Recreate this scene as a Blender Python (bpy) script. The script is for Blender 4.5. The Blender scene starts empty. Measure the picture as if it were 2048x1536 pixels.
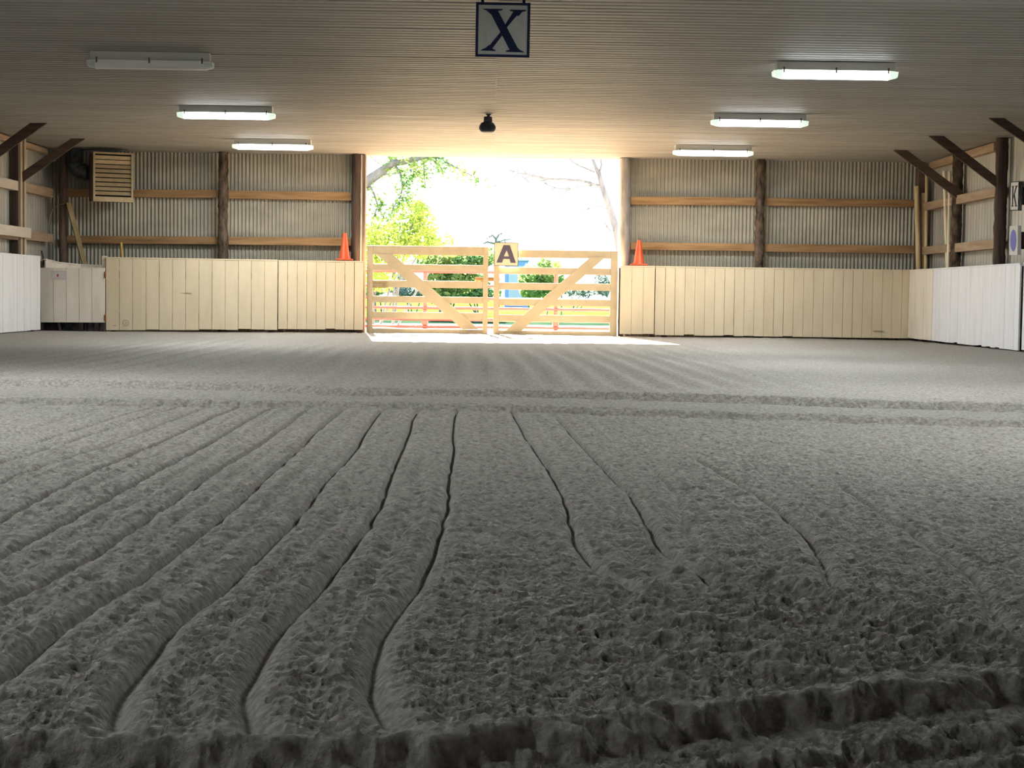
import bpy, bmesh, math, random
import numpy as np
from mathutils import Vector, Matrix

SC = bpy.context.scene
COL = SC.collection
R = math.radians

# ------------------------------------------------------------------ camera
F = 3300.0                                  # focal length in pixels of the 2048 x 1536 frame
CX, CH, PSI, TH, RHO = 0.046, 0.683, 0.0125, 0.0537, 0.0129
CEIL, YB, WX = 3.09, 28.9, 7.60             # ceiling height, inside face of the end wall, half width


def cam_axes():
    f = Vector((math.sin(PSI) * math.cos(TH), math.cos(PSI) * math.cos(TH), -math.sin(TH)))
    r = Vector((math.cos(PSI), -math.sin(PSI), 0))
    u = r.cross(f)
    return (math.cos(RHO) * r + math.sin(RHO) * u, -math.sin(RHO) * r + math.cos(RHO) * u, f)


AR, AU, AF = cam_axes()
EYE = Vector((CX, 0, CH))
cam_data = bpy.data.cameras.new('camera')
cam_data.sensor_fit = 'HORIZONTAL'
cam_data.sensor_width = 36.0
cam_data.lens = F / 2048 * 36.0
cam_data.clip_start = 0.05
cam_data.clip_end = 600
cam = bpy.data.objects.new('camera', cam_data)
COL.objects.link(cam)
m = Matrix.Identity(4)
for i in range(3):
    m[i][0], m[i][1], m[i][2], m[i][3] = AR[i], AU[i], -AF[i], EYE[i]
cam.matrix_world = m
SC.camera = cam

# ------------------------------------------------------------------ world, sun, exposure
SKY = 2.3
world = bpy.data.worlds.new('World')
SC.world = world
world.use_nodes = True
bg = world.node_tree.nodes['Background']
bg.inputs[0].default_value = (0.93, 0.96, 1.0, 1)
bg.inputs[1].default_value = SKY

sun_d = bpy.data.lights.new('sun', 'SUN')
sun_d.energy = 95.0
sun_d.color = (1.0, 0.80, 0.56)
sun_d.angle = R(0.6)
sun = bpy.data.objects.new('sun', sun_d)
COL.objects.link(sun)
sun.rotation_euler = Vector((0.10, -1.0, -0.575)).to_track_quat('-Z', 'Y').to_euler()
sun.location = (0, 60, 40)
LAMP, LAMP_WATT = 8.0, 56.0                   # glow of a lit diffuser, and the light its tubes throw down

vs = SC.view_settings
vs.view_transform = 'Standard'
vs.look = 'None'
vs.exposure = 1.0
vs.gamma = 1.0
vs.use_curve_mapping = False
SC.cycles.use_denoising = True
SC.cycles.max_bounces = 10
SC.cycles.diffuse_bounces = 6
SC.cycles.sample_clamp_indirect = 6.0
SC.cycles.caustics_reflective = False
SC.cycles.caustics_refractive = False


# ------------------------------------------------------------------ measuring helpers: a sight line met with a plane
def ray(px, py):
    return AF + (px - 1024) / F * AR - (py - 768) / F * AU


def on_y(px, py, y):
    d = ray(px, py)
    return EYE + d * (y / d.y)


def on_x(px, py, x):
    d = ray(px, py)
    return EYE + d * ((x - CX) / d.x)


def on_z(px, py, z=0.0):
    d = ray(px, py)
    return EYE + d * ((z - CH) / d.z)


# ------------------------------------------------------------------ materials
def nmat(name, base, rough=0.7, metal=0.0, spec=0.3):
    mt = bpy.data.materials.new(name)
    mt.use_nodes = True
    b = mt.node_tree.nodes['Principled BSDF']
    b.inputs['Base Color'].default_value = (*base, 1)
    b.inputs['Roughness'].default_value = rough
    b.inputs['Metallic'].default_value = metal
    b.inputs['Specular IOR Level'].default_value = spec
    return mt


def mottled(name, c1, c2, scale=(4, 4, 4), rough=0.8, metal=0.0, spec=0.25, detail=5, bump=0.0, bdist=0.01, lo=0.35, hi=0.65, seed=0.0, bscale=None):
    mt = nmat(name, c1, rough, metal, spec)
    nt = mt.node_tree
    b = nt.nodes['Principled BSDF']
    tc = nt.nodes.new('ShaderNodeTexCoord')
    mp = nt.nodes.new('ShaderNodeMapping')
    mp.inputs['Scale'].default_value = scale
    mp.inputs['Location'].default_value = (seed, seed * 1.7, seed * 0.6)
    nz = nt.nodes.new('ShaderNodeTexNoise')
    nz.inputs['Scale'].default_value = 1.0
    nz.inputs['Detail'].default_value = detail
    nz.inputs['Roughness'].default_value = 0.6
    rp = nt.nodes.new('ShaderNodeValToRGB')
    rp.color_ramp.elements[0].position = lo
    rp.color_ramp.elements[1].position = hi
    rp.color_ramp.elements[0].color = (*c1, 1)
    rp.color_ramp.elements[1].color = (*c2, 1)
    L = nt.links.new
    L(tc.outputs['Object'], mp.inputs['Vector'])
    L(mp.outputs['Vector'], nz.inputs['Vector'])
    L(nz.outputs['Fac'], rp.inputs['Fac'])
    L(rp.outputs['Color'], b.inputs['Base Color'])
    if bump:
        bp = nt.nodes.new('ShaderNodeBump')
        bp.inputs['Strength'].default_value = bump
        bp.inputs['Distance'].default_value = bdist
        if bscale:
            nb = nt.nodes.new('ShaderNodeTexNoise')
            nb.inputs['Scale'].default_value = bscale
            nb.inputs['Detail'].default_value = 6
            nb.inputs['Roughness'].default_value = 0.65
            L(tc.outputs['Object'], nb.inputs['Vector'])
            L(nb.outputs['Fac'], bp.inputs['Height'])
        else:
            L(nz.outputs['Fac'], bp.inputs['Height'])
        L(bp.outputs['Normal'], b.inputs['Normal'])
    return mt


def wood(name, dark, light, axis='x', fine=26, seed=0.0, rough=0.8):
    s = [fine, fine, fine]
    s['xyz'.index(axis)] = 1.3
    return mottled(name, dark, light, tuple(s), rough, 0, 0.2, 6, 0.25, 0.004, 0.3, 0.7, seed)


def emitter(name, col, strength):
    mt = bpy.data.materials.new(name)
    mt.use_nodes = True
    nt = mt.node_tree
    b = nt.nodes['Principled BSDF']
    b.inputs['Base Color'].default_value = (*col, 1)
    b.inputs['Emission Color'].default_value = (*col, 1)
    b.inputs['Emission Strength'].default_value = strength
    return mt


def leaf_mat(name, c1, c2, trans=0.5):
    mt = bpy.data.materials.new(name)
    mt.use_nodes = True
    nt = mt.node_tree
    nt.nodes.clear()
    out = nt.nodes.new('ShaderNodeOutputMaterial')
    mix = nt.nodes.new('ShaderNodeMixShader')
    mix.inputs[0].default_value = trans
    d = nt.nodes.new('ShaderNodeBsdfDiffuse')
    t = nt.nodes.new('ShaderNodeBsdfTranslucent')
    tc = nt.nodes.new('ShaderNodeTexCoord')
    nz = nt.nodes.new('ShaderNodeTexNoise')
    nz.inputs['Scale'].default_value = 1.6
    nz.inputs['Detail'].default_value = 8
    rp = nt.nodes.new('ShaderNodeValToRGB')
    rp.color_ramp.elements[0].position = 0.36
    rp.color_ramp.elements[1].position = 0.64
    rp.color_ramp.elements[0].color = (*c1, 1)
    rp.color_ramp.elements[1].color = (*c2, 1)
    L = nt.links.new
    L(tc.outputs['Object'], nz.inputs['Vector'])
    L(nz.outputs['Fac'], rp.inputs['Fac'])
    L(rp.outputs['Color'], d.inputs['Color'])
    L(rp.outputs['Color'], t.inputs['Color'])
    L(d.outputs[0], mix.inputs[1])
    L(t.outputs[0], mix.inputs[2])
    L(mix.outputs[0], out.inputs['Surface'])
    return mt


M = {
    'sand': mottled('sand', (0.158, 0.143, 0.125), (0.440, 0.405, 0.360), (42, 42, 42), 0.72, 0, 0.5, 8, 0.8, 0.015, 0.3, 0.7, 0, 70.0),
    'apron': mottled('pale_sand', (0.44, 0.38, 0.30), (0.52, 0.46, 0.38), (2, 2, 2), 1.0, 0, 0.05, 6, 0.4, 0.02),
    'grass': mottled('grass', (0.016, 0.062, 0.012), (0.050, 0.115, 0.018), (0.5, 0.5, 0.5), 1.0, 0, 0.0, 8),
    'shade_strip': mottled('shade_painted_grass', (0.006, 0.017, 0.013), (0.014, 0.030, 0.022), (1.5, 1.5, 1.5), 1.0, 0, 0.0, 8),  # grass with the tree-line shade painted into its dark colour
    'liner': mottled('ceiling_liner', (0.285, 0.270, 0.240), (0.345, 0.330, 0.300), (0.5, 3.0, 1), 0.6, 0.0, 0.12, 5),
    'tin': mottled('galvanised_tin', (0.360, 0.340, 0.275), (0.460, 0.435, 0.360), (1.2, 1.2, 3), 0.5, 0.35, 0.4, 5),
    'tin_side': mottled('weathered_tin', (0.376, 0.368, 0.328), (0.464, 0.456, 0.408), (1.2, 3, 0.8), 0.55, 0.2, 0.4, 5),
    'cream': mottled('cream_paint', (0.570, 0.485, 0.335), (0.650, 0.560, 0.400), (5, 5, 1.2), 0.6, 0, 0.3, 7, 0.1, 0.003, 0.25, 0.6),
    'gate_paint': mottled('gate_paint', (0.400, 0.325, 0.210), (0.455, 0.375, 0.250), (5, 5, 5), 0.6, 0, 0.3, 7, 0, 0, 0.25, 0.6),
    'white': mottled('white_paint', (0.680, 0.690, 0.710), (0.770, 0.785, 0.810), (4, 4, 1.0), 0.6, 0, 0.3, 7, 0.1, 0.003, 0.25, 0.55),
    'offwhite': mottled('off_white_paint', (0.680, 0.620, 0.525), (0.800, 0.740, 0.645), (6, 6, 1.4), 0.65, 0, 0.3, 7, 0.1, 0.003, 0.25, 0.6),
    'dark_wood': wood('dark_stained_wood', (0.055, 0.035, 0.026), (0.105, 0.072, 0.055), 'x', 20),
    'brace_wood': wood('brown_brace_wood', (0.072, 0.048, 0.036), (0.128, 0.089, 0.064), 'x', 20),
    'post_dark': wood('dark_post_wood', (0.035, 0.024, 0.020), (0.10, 0.072, 0.058), 'z', 20),
    'bark': mottled('peeled_bark', (0.040, 0.028, 0.022), (0.20, 0.15, 0.11), (14, 14, 5), 0.95, 0, 0.1, 8, 0.8, 0.02, 0.35, 0.72),
    'bark_pole': mottled('round_pole_wood', (0.10, 0.07, 0.055), (0.21, 0.15, 0.11), (14, 14, 2), 0.9, 0, 0.1, 8, 0.5, 0.01),
    'girt': wood('girt_wood', (0.210, 0.115, 0.050), (0.440, 0.275, 0.135), 'x', 16, 3.0),
    'girt_y': wood('side_girt_wood', (0.272, 0.188, 0.120), (0.432, 0.336, 0.240), 'y', 16, 5.0),
    'new_wood': wood('pale_new_wood', (0.416, 0.328, 0.232), (0.544, 0.456, 0.344), 'z', 14, 7.0),
    'new_wood_y': wood('pale_new_board', (0.480, 0.416, 0.336), (0.592, 0.528, 0.440), 'y', 14, 8.0),
    'plank': wood('weathered_plank', (0.240, 0.176, 0.080), (0.440, 0.352, 0.200), 'z', 12, 9.0),
    'grey_post': mottled('grey_post', (0.187, 0.174, 0.170), (0.306, 0.293, 0.289), (14, 14, 3), 0.9, 0, 0.1, 6, 0.4, 0.01),
    'pole': mottled('peeled_pole', (0.620, 0.470, 0.250), (0.740, 0.600, 0.360), (10, 10, 1.5), 0.6, 0, 0.3, 5),
    'pole_pale': mottled('pale_pole', (0.740, 0.640, 0.460), (0.820, 0.730, 0.560), (10, 10, 1.5), 0.6, 0, 0.3, 5),
    'orange': mottled('cone_orange', (0.619, 0.072, 0.013), (0.662, 0.108, 0.022), (6, 6, 6), 0.45, 0, 0.5, 4),
    'heater': mottled('tan_enamel', (0.403, 0.310, 0.173), (0.475, 0.382, 0.238), (8, 8, 8), 0.5, 0, 0.4, 4),
    'heater_side': mottled('brown_enamel', (0.12, 0.09, 0.07), (0.18, 0.14, 0.11), (8, 8, 8), 0.6, 0, 0.3, 4),
    'black': nmat('black', (0.012, 0.011, 0.012), 0.7),
    'rubber': mottled('dark_rubber', (0.018, 0.015, 0.018), (0.06, 0.052, 0.052), (9, 9, 9), 0.9, 0, 0.2, 5),
    'flue': mottled('sooty_metal', (0.03, 0.034, 0.04), (0.11, 0.115, 0.12), (7, 7, 7), 0.5, 0.5, 0.4, 6),
    'fixture': nmat('fixture_white', (0.620, 0.610, 0.570), 0.5),
    'endcap': nmat('fixture_endcap', (0.66, 0.72, 0.66), 0.5),
    'endcap_on': emitter('endcap_lit', (0.72, 0.86, 0.74), 0.45),
    'diff_off': nmat('diffuser_off', (0.800, 0.790, 0.740), 0.35),
    'diff_on': emitter('diffuser_lit', (0.90, 0.98, 1.0), LAMP),
    'sign_white': mottled('sign_white', (0.495, 0.503, 0.480), (0.585, 0.593, 0.570), (9, 9, 3), 0.6, 0, 0.3, 6),
    'sign_cream': nmat('sign_cream', (0.637, 0.555, 0.375), 0.6),
    'navy': nmat('navy_paint', (0.008, 0.014, 0.055), 0.5),
    'letter_grey': nmat('faded_navy_paint', (0.085, 0.07, 0.11), 0.6),
    'letter_black': nmat('black_paint', (0.022, 0.022, 0.026), 0.6),
    'blue_dot': nmat('blue_paint', (0.140, 0.154, 0.434), 0.6),
    'speaker': mottled('dark_blue_metal', (0.015, 0.018, 0.035), (0.03, 0.035, 0.06), (12, 12, 12), 0.5, 0.2, 0.4, 4),
    'paper': nmat('white_paper', (0.600, 0.570, 0.555), 0.8),
    'red_print': nmat('red_print', (0.45, 0.05, 0.07), 0.7),
    'grey_print': nmat('grey_print', (0.50, 0.46, 0.46), 0.8),
    'rust': nmat('rusty_iron', (0.35, 0.13, 0.05), 0.7, 0.3),
    'mark': nmat('scuff_mark', (0.33, 0.27, 0.19), 0.8),
    'yellow': nmat('yellow_handle', (0.615, 0.420, 0.090), 0.5),
    'stick': nmat('dark_stick', (0.09, 0.07, 0.07), 0.7),
    'rope': nmat('grey_twine', (0.36, 0.30, 0.25), 0.8),
    'red_pipe': nmat('red_pipe_paint', (0.62, 0.045, 0.05), 0.35, 0, 0.5),
    'trunk': mottled('tree_bark', (0.070, 0.085, 0.105), (0.115, 0.140, 0.170), (8, 8, 3), 0.95, 0, 0.1, 6),
    'leaf_green': leaf_mat('green_leaves', (0.08, 0.19, 0.085), (0.17, 0.25, 0.085)),
    'leaf_yellow': leaf_mat('yellow_green_leaves', (0.13, 0.24, 0.05), (0.25, 0.33, 0.08)),
    'leaf_deep': leaf_mat('deep_green_leaves', (0.05, 0.14, 0.085), (0.12, 0.20, 0.08)),
    'leaf_haze_shade': leaf_mat('haze_shade_tinted_leaves', (0.06, 0.10, 0.11), (0.11, 0.15, 0.16), 0.4),
    'blue_wall': nmat('blue_panel', (0.06, 0.16, 0.42), 0.5),
    'blue_roof': nmat('pale_blue_roof', (0.16, 0.24, 0.36), 0.5),
}


# ------------------------------------------------------------------ mesh helpers
class MB:
    """collects shapes into one mesh"""

    def __init__(self):
        self.bm = bmesh.new()

    def box(self, c, s, rot=None, bev=0.0):
        r = bmesh.ops.create_cube(self.bm, size=1.0)
        vs_ = r['verts']
        mt = Matrix.Translation(Vector(c)) @ (rot.to_4x4() if rot else Matrix.Identity(4)) @ Matrix.Diagonal((*s, 1))
        bmesh.ops.transform(self.bm, matrix=mt, verts=vs_)
        if bev:
            es = {e for v in vs_ for e in v.link_edges}
            bmesh.ops.bevel(self.bm, geom=list(es), offset=bev, segments=2, affect='EDGES', profile=0.5)
        return self

    def span(self, x0, x1, y0, y1, z0, z1, bev=0.0):
        return self.box(((x0 + x1) / 2, (y0 + y1) / 2, (z0 + z1) / 2), (abs(x1 - x0), abs(y1 - y0), abs(z1 - z0)), None, bev)

    def prism(self, pts, depth):
        """closed outline pts (list of Vector) pushed along vector depth"""
        a = [self.bm.verts.new(p) for p in pts]
        b = [self.bm.verts.new(Vector(p) + Vector(depth)) for p in pts]
        n = len(a)
        try:
            self.bm.faces.new(a)
            self.bm.faces.new(b[::-1])
        except ValueError:
            pass
        for i in range(n):
            self.bm.faces.new((a[i], b[i], b[(i + 1) % n], a[(i + 1) % n]))
        return self

    def tube(self, pts, rad, seg=10, jitter=0.0, rnd=None, cap=True):
        pts = [Vector(p) for p in pts]
        if not hasattr(rad, '__len__'):
            rad = [rad] * len(pts)
        rings = []
        ref = None
        for i, p in enumerate(pts):
            t = (pts[min(i + 1, len(pts) - 1)] - pts[max(i - 1, 0)]).normalized()
            if ref is None:
                ref = t.orthogonal().normalized()
            ref = (ref - t * ref.dot(t)).normalized()
            bi = t.cross(ref)
            ring = []
            for k in range(seg):
                a = 2 * math.pi * k / seg
                rr = rad[i] * (1 + (rnd.uniform(-jitter, jitter) if jitter else 0))
                ring.append(self.bm.verts.new(p + ref * (math.cos(a) * rr) + bi * (math.sin(a) * rr)))
            rings.append(ring)
        for i in range(len(rings) - 1):
            for k in range(seg):
                self.bm.faces.new((rings[i][k], rings[i][(k + 1) % seg], rings[i + 1][(k + 1) % seg], rings[i + 1][k]))
        if cap:
            self.bm.faces.new(rings[0][::-1])
            self.bm.faces.new(rings[-1])
        return self

    def lathe(self, c, prof, seg=24):
        """prof: list of (radius, z) from bottom to top"""
        c = Vector(c)
        rings = []
        for r_, z in prof:
            rings.append([self.bm.verts.new(c + Vector((r_ * math.cos(2 * math.pi * k / seg), r_ * math.sin(2 * math.pi * k / seg), z))) for k in range(seg)])
        for i in range(len(rings) - 1):
            for k in range(seg):
                self.bm.faces.new((rings[i][k], rings[i][(k + 1) % seg], rings[i + 1][(k + 1) % seg], rings[i + 1][k]))
        self.bm.faces.new(rings[0][::-1])
        self.bm.faces.new(rings[-1])
        return self

    def beam(self, p0, p1, width, thick, face=(0, -1, 0), bev=0.0):
        """plank from p0 to p1; thick is measured along face"""
        p0, p1 = Vector(p0), Vector(p1)
        t = (p1 - p0)
        L_ = t.length
        t.normalize()
        n = Vector(face)
        n = (n - t * n.dot(t)).normalized()
        b = n.cross(t)
        rot = Matrix((t, b, n)).transposed()
        return self.box((p0 + p1) / 2, (L_, width, thick), rot, bev)

    def build(self, name, mat, parent=None, smooth=None):
        bmesh.ops.recalc_face_normals(self.bm, faces=self.bm.faces[:])
        me = bpy.data.meshes.new(name)
        self.bm.to_mesh(me)
        self.bm.free()
        if isinstance(mat, str):
            mat = M[mat]
        me.materials.append(mat)
        if smooth is not None:
            me.polygons.foreach_set('use_smooth', [True] * len(me.polygons))
            try:
                me.set_sharp_from_angle(angle=R(smooth))
            except Exception:
                pass
        o = bpy.data.objects.new(name, me)
        COL.objects.link(o)
        if parent is not None:
            o.parent = parent
            o.matrix_parent_inverse = Matrix.Translation(-parent.location)
        return o


def tag(o, label, cat, group=None, kind=None):
    o['label'] = label
    o['category'] = cat
    if group:
        o['group'] = group
    if kind:
        o['kind'] = kind
    return o


def struct(o):
    o['kind'] = 'structure'
    return o


def thing(name, label, cat, loc=(0, 0, 0), group=None):
    o = bpy.data.objects.new(name, None)
    o.empty_display_size = 0.1
    o.location = loc
    COL.objects.link(o)
    return tag(o, label, cat, group)


def copy_thing(root, dloc, label):
    c = root.copy()
    COL.objects.link(c)
    c.location = root.location + Vector(dloc)
    c['label'] = label
    for ch in root.children:
        k = ch.copy()
        COL.objects.link(k)
        k.parent = c
    return c


def grid_mesh(name, V, nrow, ncol, mat, smooth=True):
    """V: (nrow*ncol, 3) float array"""
    me = bpy.data.meshes.new(name)
    idx = np.arange(nrow * ncol).reshape(nrow, ncol)
    q = np.stack([idx[:-1, :-1], idx[:-1, 1:], idx[1:, 1:], idx[1:, :-1]], -1).reshape(-1, 4)
    me.vertices.add(len(V))
    me.vertices.foreach_set('co', V.astype(np.float32).ravel())
    me.loops.add(q.size)
    me.loops.foreach_set('vertex_index', q.astype(np.int32).ravel())
    me.polygons.add(len(q))
    me.polygons.foreach_set('loop_start', (np.arange(len(q)) * 4).astype(np.int32))
    me.polygons.foreach_set('loop_total', np.full(len(q), 4, np.int32))
    me.polygons.foreach_set('use_smooth', np.full(len(q), smooth))
    me.update(calc_edges=True)
    me.materials.append(M[mat])
    o = bpy.data.objects.new(name, me)
    COL.objects.link(o)
    return o


# ------------------------------------------------------------------ floor: harrowed sand, real relief
def hash2(i, j, seed):
    h = (i.astype(np.int64) * 374761393 + j.astype(np.int64) * 668265263 + seed * 1274126177) & 0x7FFFFFFF
    h = ((h ^ (h >> 13)) * 1274126177) & 0x7FFFFFFF
    return ((h ^ (h >> 16)) & 0xFFFF) / 65535.0


def vnoise(x, y, seed):
    i = np.floor(x)
    j = np.floor(y)
    u = x - i
    v = y - j
    u = u * u * (3 - 2 * u)
    v = v * v * (3 - 2 * v)
    a = hash2(i, j, seed)
    b = hash2(i + 1, j, seed)
    c = hash2(i, j + 1, seed)
    d = hash2(i + 1, j + 1, seed)
    return (a * (1 - u) + b * u) * (1 - v) + (c * (1 - u) + d * u) * v


def billow(x, y, seed):
    return 1 - np.abs(2 * vnoise(x, y, seed) - 1)


def crest(x, y, seed):
    return billow(x, y, seed) ** 1.7


def ss(a, b, x):
    t = np.clip((x - a) / (b - a), 0, 1)
    return t * t * (3 - 2 * t)


GROOVES = [   # furrows left by the harrow tines, as seen from the camera
    [(235, 805), (150, 830), (50, 860), (0, 880)],
    [(330, 805), (250, 827), (120, 868), (0, 905)],
    [(380, 805), (290, 830), (190, 865), (0, 930)],
    [(430, 805), (340, 840), (240, 880), (150, 914), (0, 968)],
    [(480, 810), (425, 832), (350, 868), (250, 915), (165, 955), (75, 1000), (0, 1040)],
    [(545, 812), (490, 842), (435, 876), (360, 920), (280, 965), (200, 1008), (125, 1048), (50, 1085), (0, 1112)],
    [(620, 814), (565, 855), (510, 895), (440, 940), (370, 988), (300, 1035), (220, 1090), (165, 1125), (100, 1157), (40, 1185), (0, 1205)],
    [(690, 817), (640, 855), (590, 905), (540, 950), (480, 1005), (425, 1053), (325, 1125), (280, 1160), (220, 1195), (165, 1230), (100, 1270), (50, 1310), (0, 1360)],
    [(765, 819), (740, 850), (710, 900), (680, 935), (650, 965), (620, 1005), (585, 1050), (540, 1095), (430, 1195), (350, 1250), (280, 1330), (245, 1390), (233, 1430), (240, 1485)],
    [(837, 820), (825, 840), (820, 865), (800, 905), (780, 960), (765, 1000), (740, 1050), (700, 1105), (660, 1155), (625, 1195), (540, 1280), (505, 1335), (495, 1375), (505, 1430), (540, 1490)],
    [(914, 820), (907, 850), (907, 900), (900, 950), (895, 1010), (885, 1050), (870, 1105), (845, 1160), (790, 1235), (765, 1270), (745, 1320), (745, 1370), (780, 1435), (845, 1485)],
    [(1024, 823), (1054, 880), (1089, 930), (1114, 965), (1131, 1010), (1141, 1055), (1151, 1088), (1184, 1135), (1224, 1165), (1264, 1182)],
    [(1114, 837), (1164, 895), (1219, 950), (1259, 990), (1289, 1040), (1319, 1095), (1374, 1145), (1425, 1172)],
    [(1304, 940), (1350, 985), (1374, 1075), (1424, 1120), (1484, 1157)],
    [(1394, 920), (1454, 955), (1519, 995), (1569, 1035), (1599, 1062), (1629, 1092), (1649, 1135), (1664, 1177)],
    [(1690, 980), (1814, 1060), (1889, 1115), (1939, 1145), (1974, 1195), (1999, 1260)],
]
GSTR = [0.4, 0.45, 0.5, 0.6, 0.75, 0.9, 0.9, 1, 1, 1, 1, 0.85, 0.8, 0.45, 0.75, 0.7]
STEPS = [     # ridges crossing the furrows: (points, height beyond, kind)
    [(0, 769), (300, 772), (520, 776), (650, 784), (1024, 788), (1400, 800), (1700, 810), (2048, 819)],
    [(0, 801), (300, 805), (620, 811), (900, 818), (1050, 822), (1280, 829), (1600, 839), (2048, 852)],
    [(0, 1487), (400, 1492), (700, 1491), (900, 1490), (1024, 1472), (1200, 1452), (1400, 1425), (1650, 1398), (1850, 1380), (2048, 1362)],
    [(700, 1560), (1024, 1532), (1374, 1500), (1624, 1468), (2048, 1430)],
    [(1000, 1580), (1300, 1545), (1650, 1505), (2048, 1470)],
    [(1440, 1160), (1524, 1170), (1674, 1215), (1800, 1252), (1974, 1290), (2048, 1300)],
]


def build_floor():
    y_far = 29.4
    ys = [2.0]
    while ys[-1] < y_far:
        ys.append(ys[-1] + max(0.0042, ys[-1] * 0.0016))
    ys = np.array(list(np.linspace(-2.0, 1.98, 36)) + ys)
    nr, nc = len(ys), 1200
    u = np.linspace(-1, 1, nc)
    w = np.minimum(0.345 * np.maximum(ys, 2.0) + 0.12, 7.5)[:, None]
    ua = np.abs(u)[None, :]
    inner = 0.88
    X = np.where(ua < inner, ua / inner * w, w + (ua - inner) / (1 - inner) * (7.95 - w)) * np.sign(u)[None, :]
    Y = np.repeat(ys[:, None], nc, 1)
    Z = np.zeros_like(X)

    def octave(freq, amp, seed, fn=billow, sx=1.0):
        wl = 1.0 / freq
        fade = 1 - ss(0.45 * wl, 1.3 * wl, np.maximum(0.0016 * Y, 0.0042))
        return amp * fade * (fn(X * freq * sx + 13.7 * seed, Y * freq + 7.3 * seed, seed) - 0.5)

    cl = octave(6, 0.008, 1, vnoise) + octave(14, 0.009, 2, vnoise) + octave(28, 0.0095, 3, crest, 0.62) + octave(55, 0.0105, 4, crest, 0.62) + octave(105, 0.0075, 5, billow, 0.7) + octave(200, 0.0035, 6)
    far_soft = 0.45 + 0.55 * (1 - ss(7.0, 15.0, Y))
    smooth = np.ones_like(X)
    gx = []
    for pts in GROOVES:
        w_ = sorted((on_z(*p) for p in pts), key=lambda v: v.y)
        gx.append((np.array([v.y for v in w_]), np.array([v.x for v in w_])))
    relief = np.zeros_like(X)
    for (gy, gxx), s in zip(gx, GSTR):
        r0 = np.searchsorted(ys, gy[0] - 0.3)
        r1 = np.searchsorted(ys, gy[-1] + 0.3)
        yy = ys[r0:r1]
        c = np.interp(yy, gy, gxx)
        k = np.ones(5) / 5
        if len(c) > 20:
            n = 25
            c = np.convolve(np.pad(c, n // 2, 'edge'), np.ones(n) / n, 'valid')
        sl = np.gradient(c, yy)
        cosf = 1 / np.sqrt(1 + sl ** 2)
        wob = (vnoise(yy * 6, yy * 0 + 3.1, 11) - 0.5) * 0.012
        d = (X[r0:r1] - (c + wob)[:, None]) * cosf[:, None]
        on = (ss(gy[0] - 0.12, gy[0] + 0.03, yy) * (1 - ss(gy[-1] - 0.05, gy[-1] + 0.15, yy)))[:, None] * s
        near = (1 - ss(2.5, 5.0, yy))[:, None]
        wid = 0.012 + 0.007 * near
        relief[r0:r1] += on * (-0.034 * np.exp(-(d / wid) ** 2) + 0.011 * np.exp(-((d + 0.045) / 0.024) ** 2) + 0.007 * np.exp(-((d - 0.045) / 0.024) ** 2))
        # soft tine rows between the furrows
        relief[r0:r1] += on * 0.0055 * np.cos(2 * math.pi * d / 0.08) * np.exp(-(d / 0.13) ** 2)
        smooth[r0:r1] *= 1 - 0.9 * on * np.exp(-(d / (wid * 2.1)) ** 2)
    # fine parallel rows running on towards the gate
    far = ss(11.9, 12.6, Y) * (1 - ss(20, 25, Y)) * (1 - ss(2.6, 4.6, np.abs(X + 0.6 - 0.1 * Y * 0)))
    relief += far * 0.012 * np.sin(2 * math.pi * (X + 0.02 * Y) / 0.27 + 0.6 * np.sin(Y * 0.7))
    # cross tracks and ridges
    def step(pts, up, wd, berm, bw):
        w_ = sorted((on_z(*p) for p in pts), key=lambda v: v.x)
        px = np.array([v.x for v in w_])
        py = np.array([v.y for v in w_])
        yl = np.interp(X, px, py) + (vnoise(X * 5, X * 0 + 5.0, 21) - 0.5) * 0.04 + (vnoise(X * 26, Y * 26, 22) - 0.5) * 0.05
        dd = Y - yl
        return dd, up * ss(-wd, wd * 0.2, dd) + berm * np.exp(-((dd - bw * 0.6) / bw) ** 2)
    dA, zA = step(STEPS[0], 0.0, 0.1, 0.040, 0.09)
    dB, zB = step(STEPS[1], 0.0, 0.1, 0.030, 0.08)
    relief += zA + zB
    relief -= 0.035 * np.exp(-((dA + 0.12) / 0.09) ** 2) + 0.028 * np.exp(-((dB + 0.10) / 0.08) ** 2)
    band = ss(-0.1, 0.1, -dA) * ss(-0.1, 0.1, dB)
    smooth *= 1 - 0.35 * band
    d1, z1 = step(STEPS[2], 0.036, 0.05, 0.016, 0.03)
    relief *= ss(0.01, 0.09, d1)          # the furrows stop short of the ridge
    relief += z1 - 0.036
    d2, z2 = step(STEPS[3], 0.012, 0.03, 0.014, 0.025)
    d3, z3 = step(STEPS[4], 0.010, 0.03, 0.012, 0.025)
    relief += (z2 + z3 - 0.022) * 1.0
    # thrown berm at right and the diagonal pass in front of it
    d6, z6 = step(STEPS[5], 0.0, 0.05, 0.030, 0.07)
    lim = ss(0.42, 0.62, X)
    relief += z6 * lim
    diag = lim * 0 + ss(0.05, 0.5, X) * ss(-0.05, 0.2, -d6) * ss(0.02, 0.2, d1)
    ph = (X * 0.55 + Y) / 0.19
    relief += diag * 0.010 * np.sin(2 * math.pi * ph + 1.5 * (vnoise(X * 3, Y * 3, 31) - 0.5))
    rough = 1.0 + 0.15 * diag - 0.45 * np.exp(-((d1 + 0.02) / 0.05) ** 2)
    Z = cl * smooth * far_soft * rough + relief + 0.02 * (vnoise(X * 0.6, Y * 0.5, 41) - 0.5)
    # outside the dense fan the sand is simply level and rough
    Z[:, :] -= 0.0
    V = np.stack([X, Y, Z], -1).reshape(-1, 3)
    return struct(grid_mesh('floor', V, nr, nc, 'sand'))


floor = build_floor()


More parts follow.
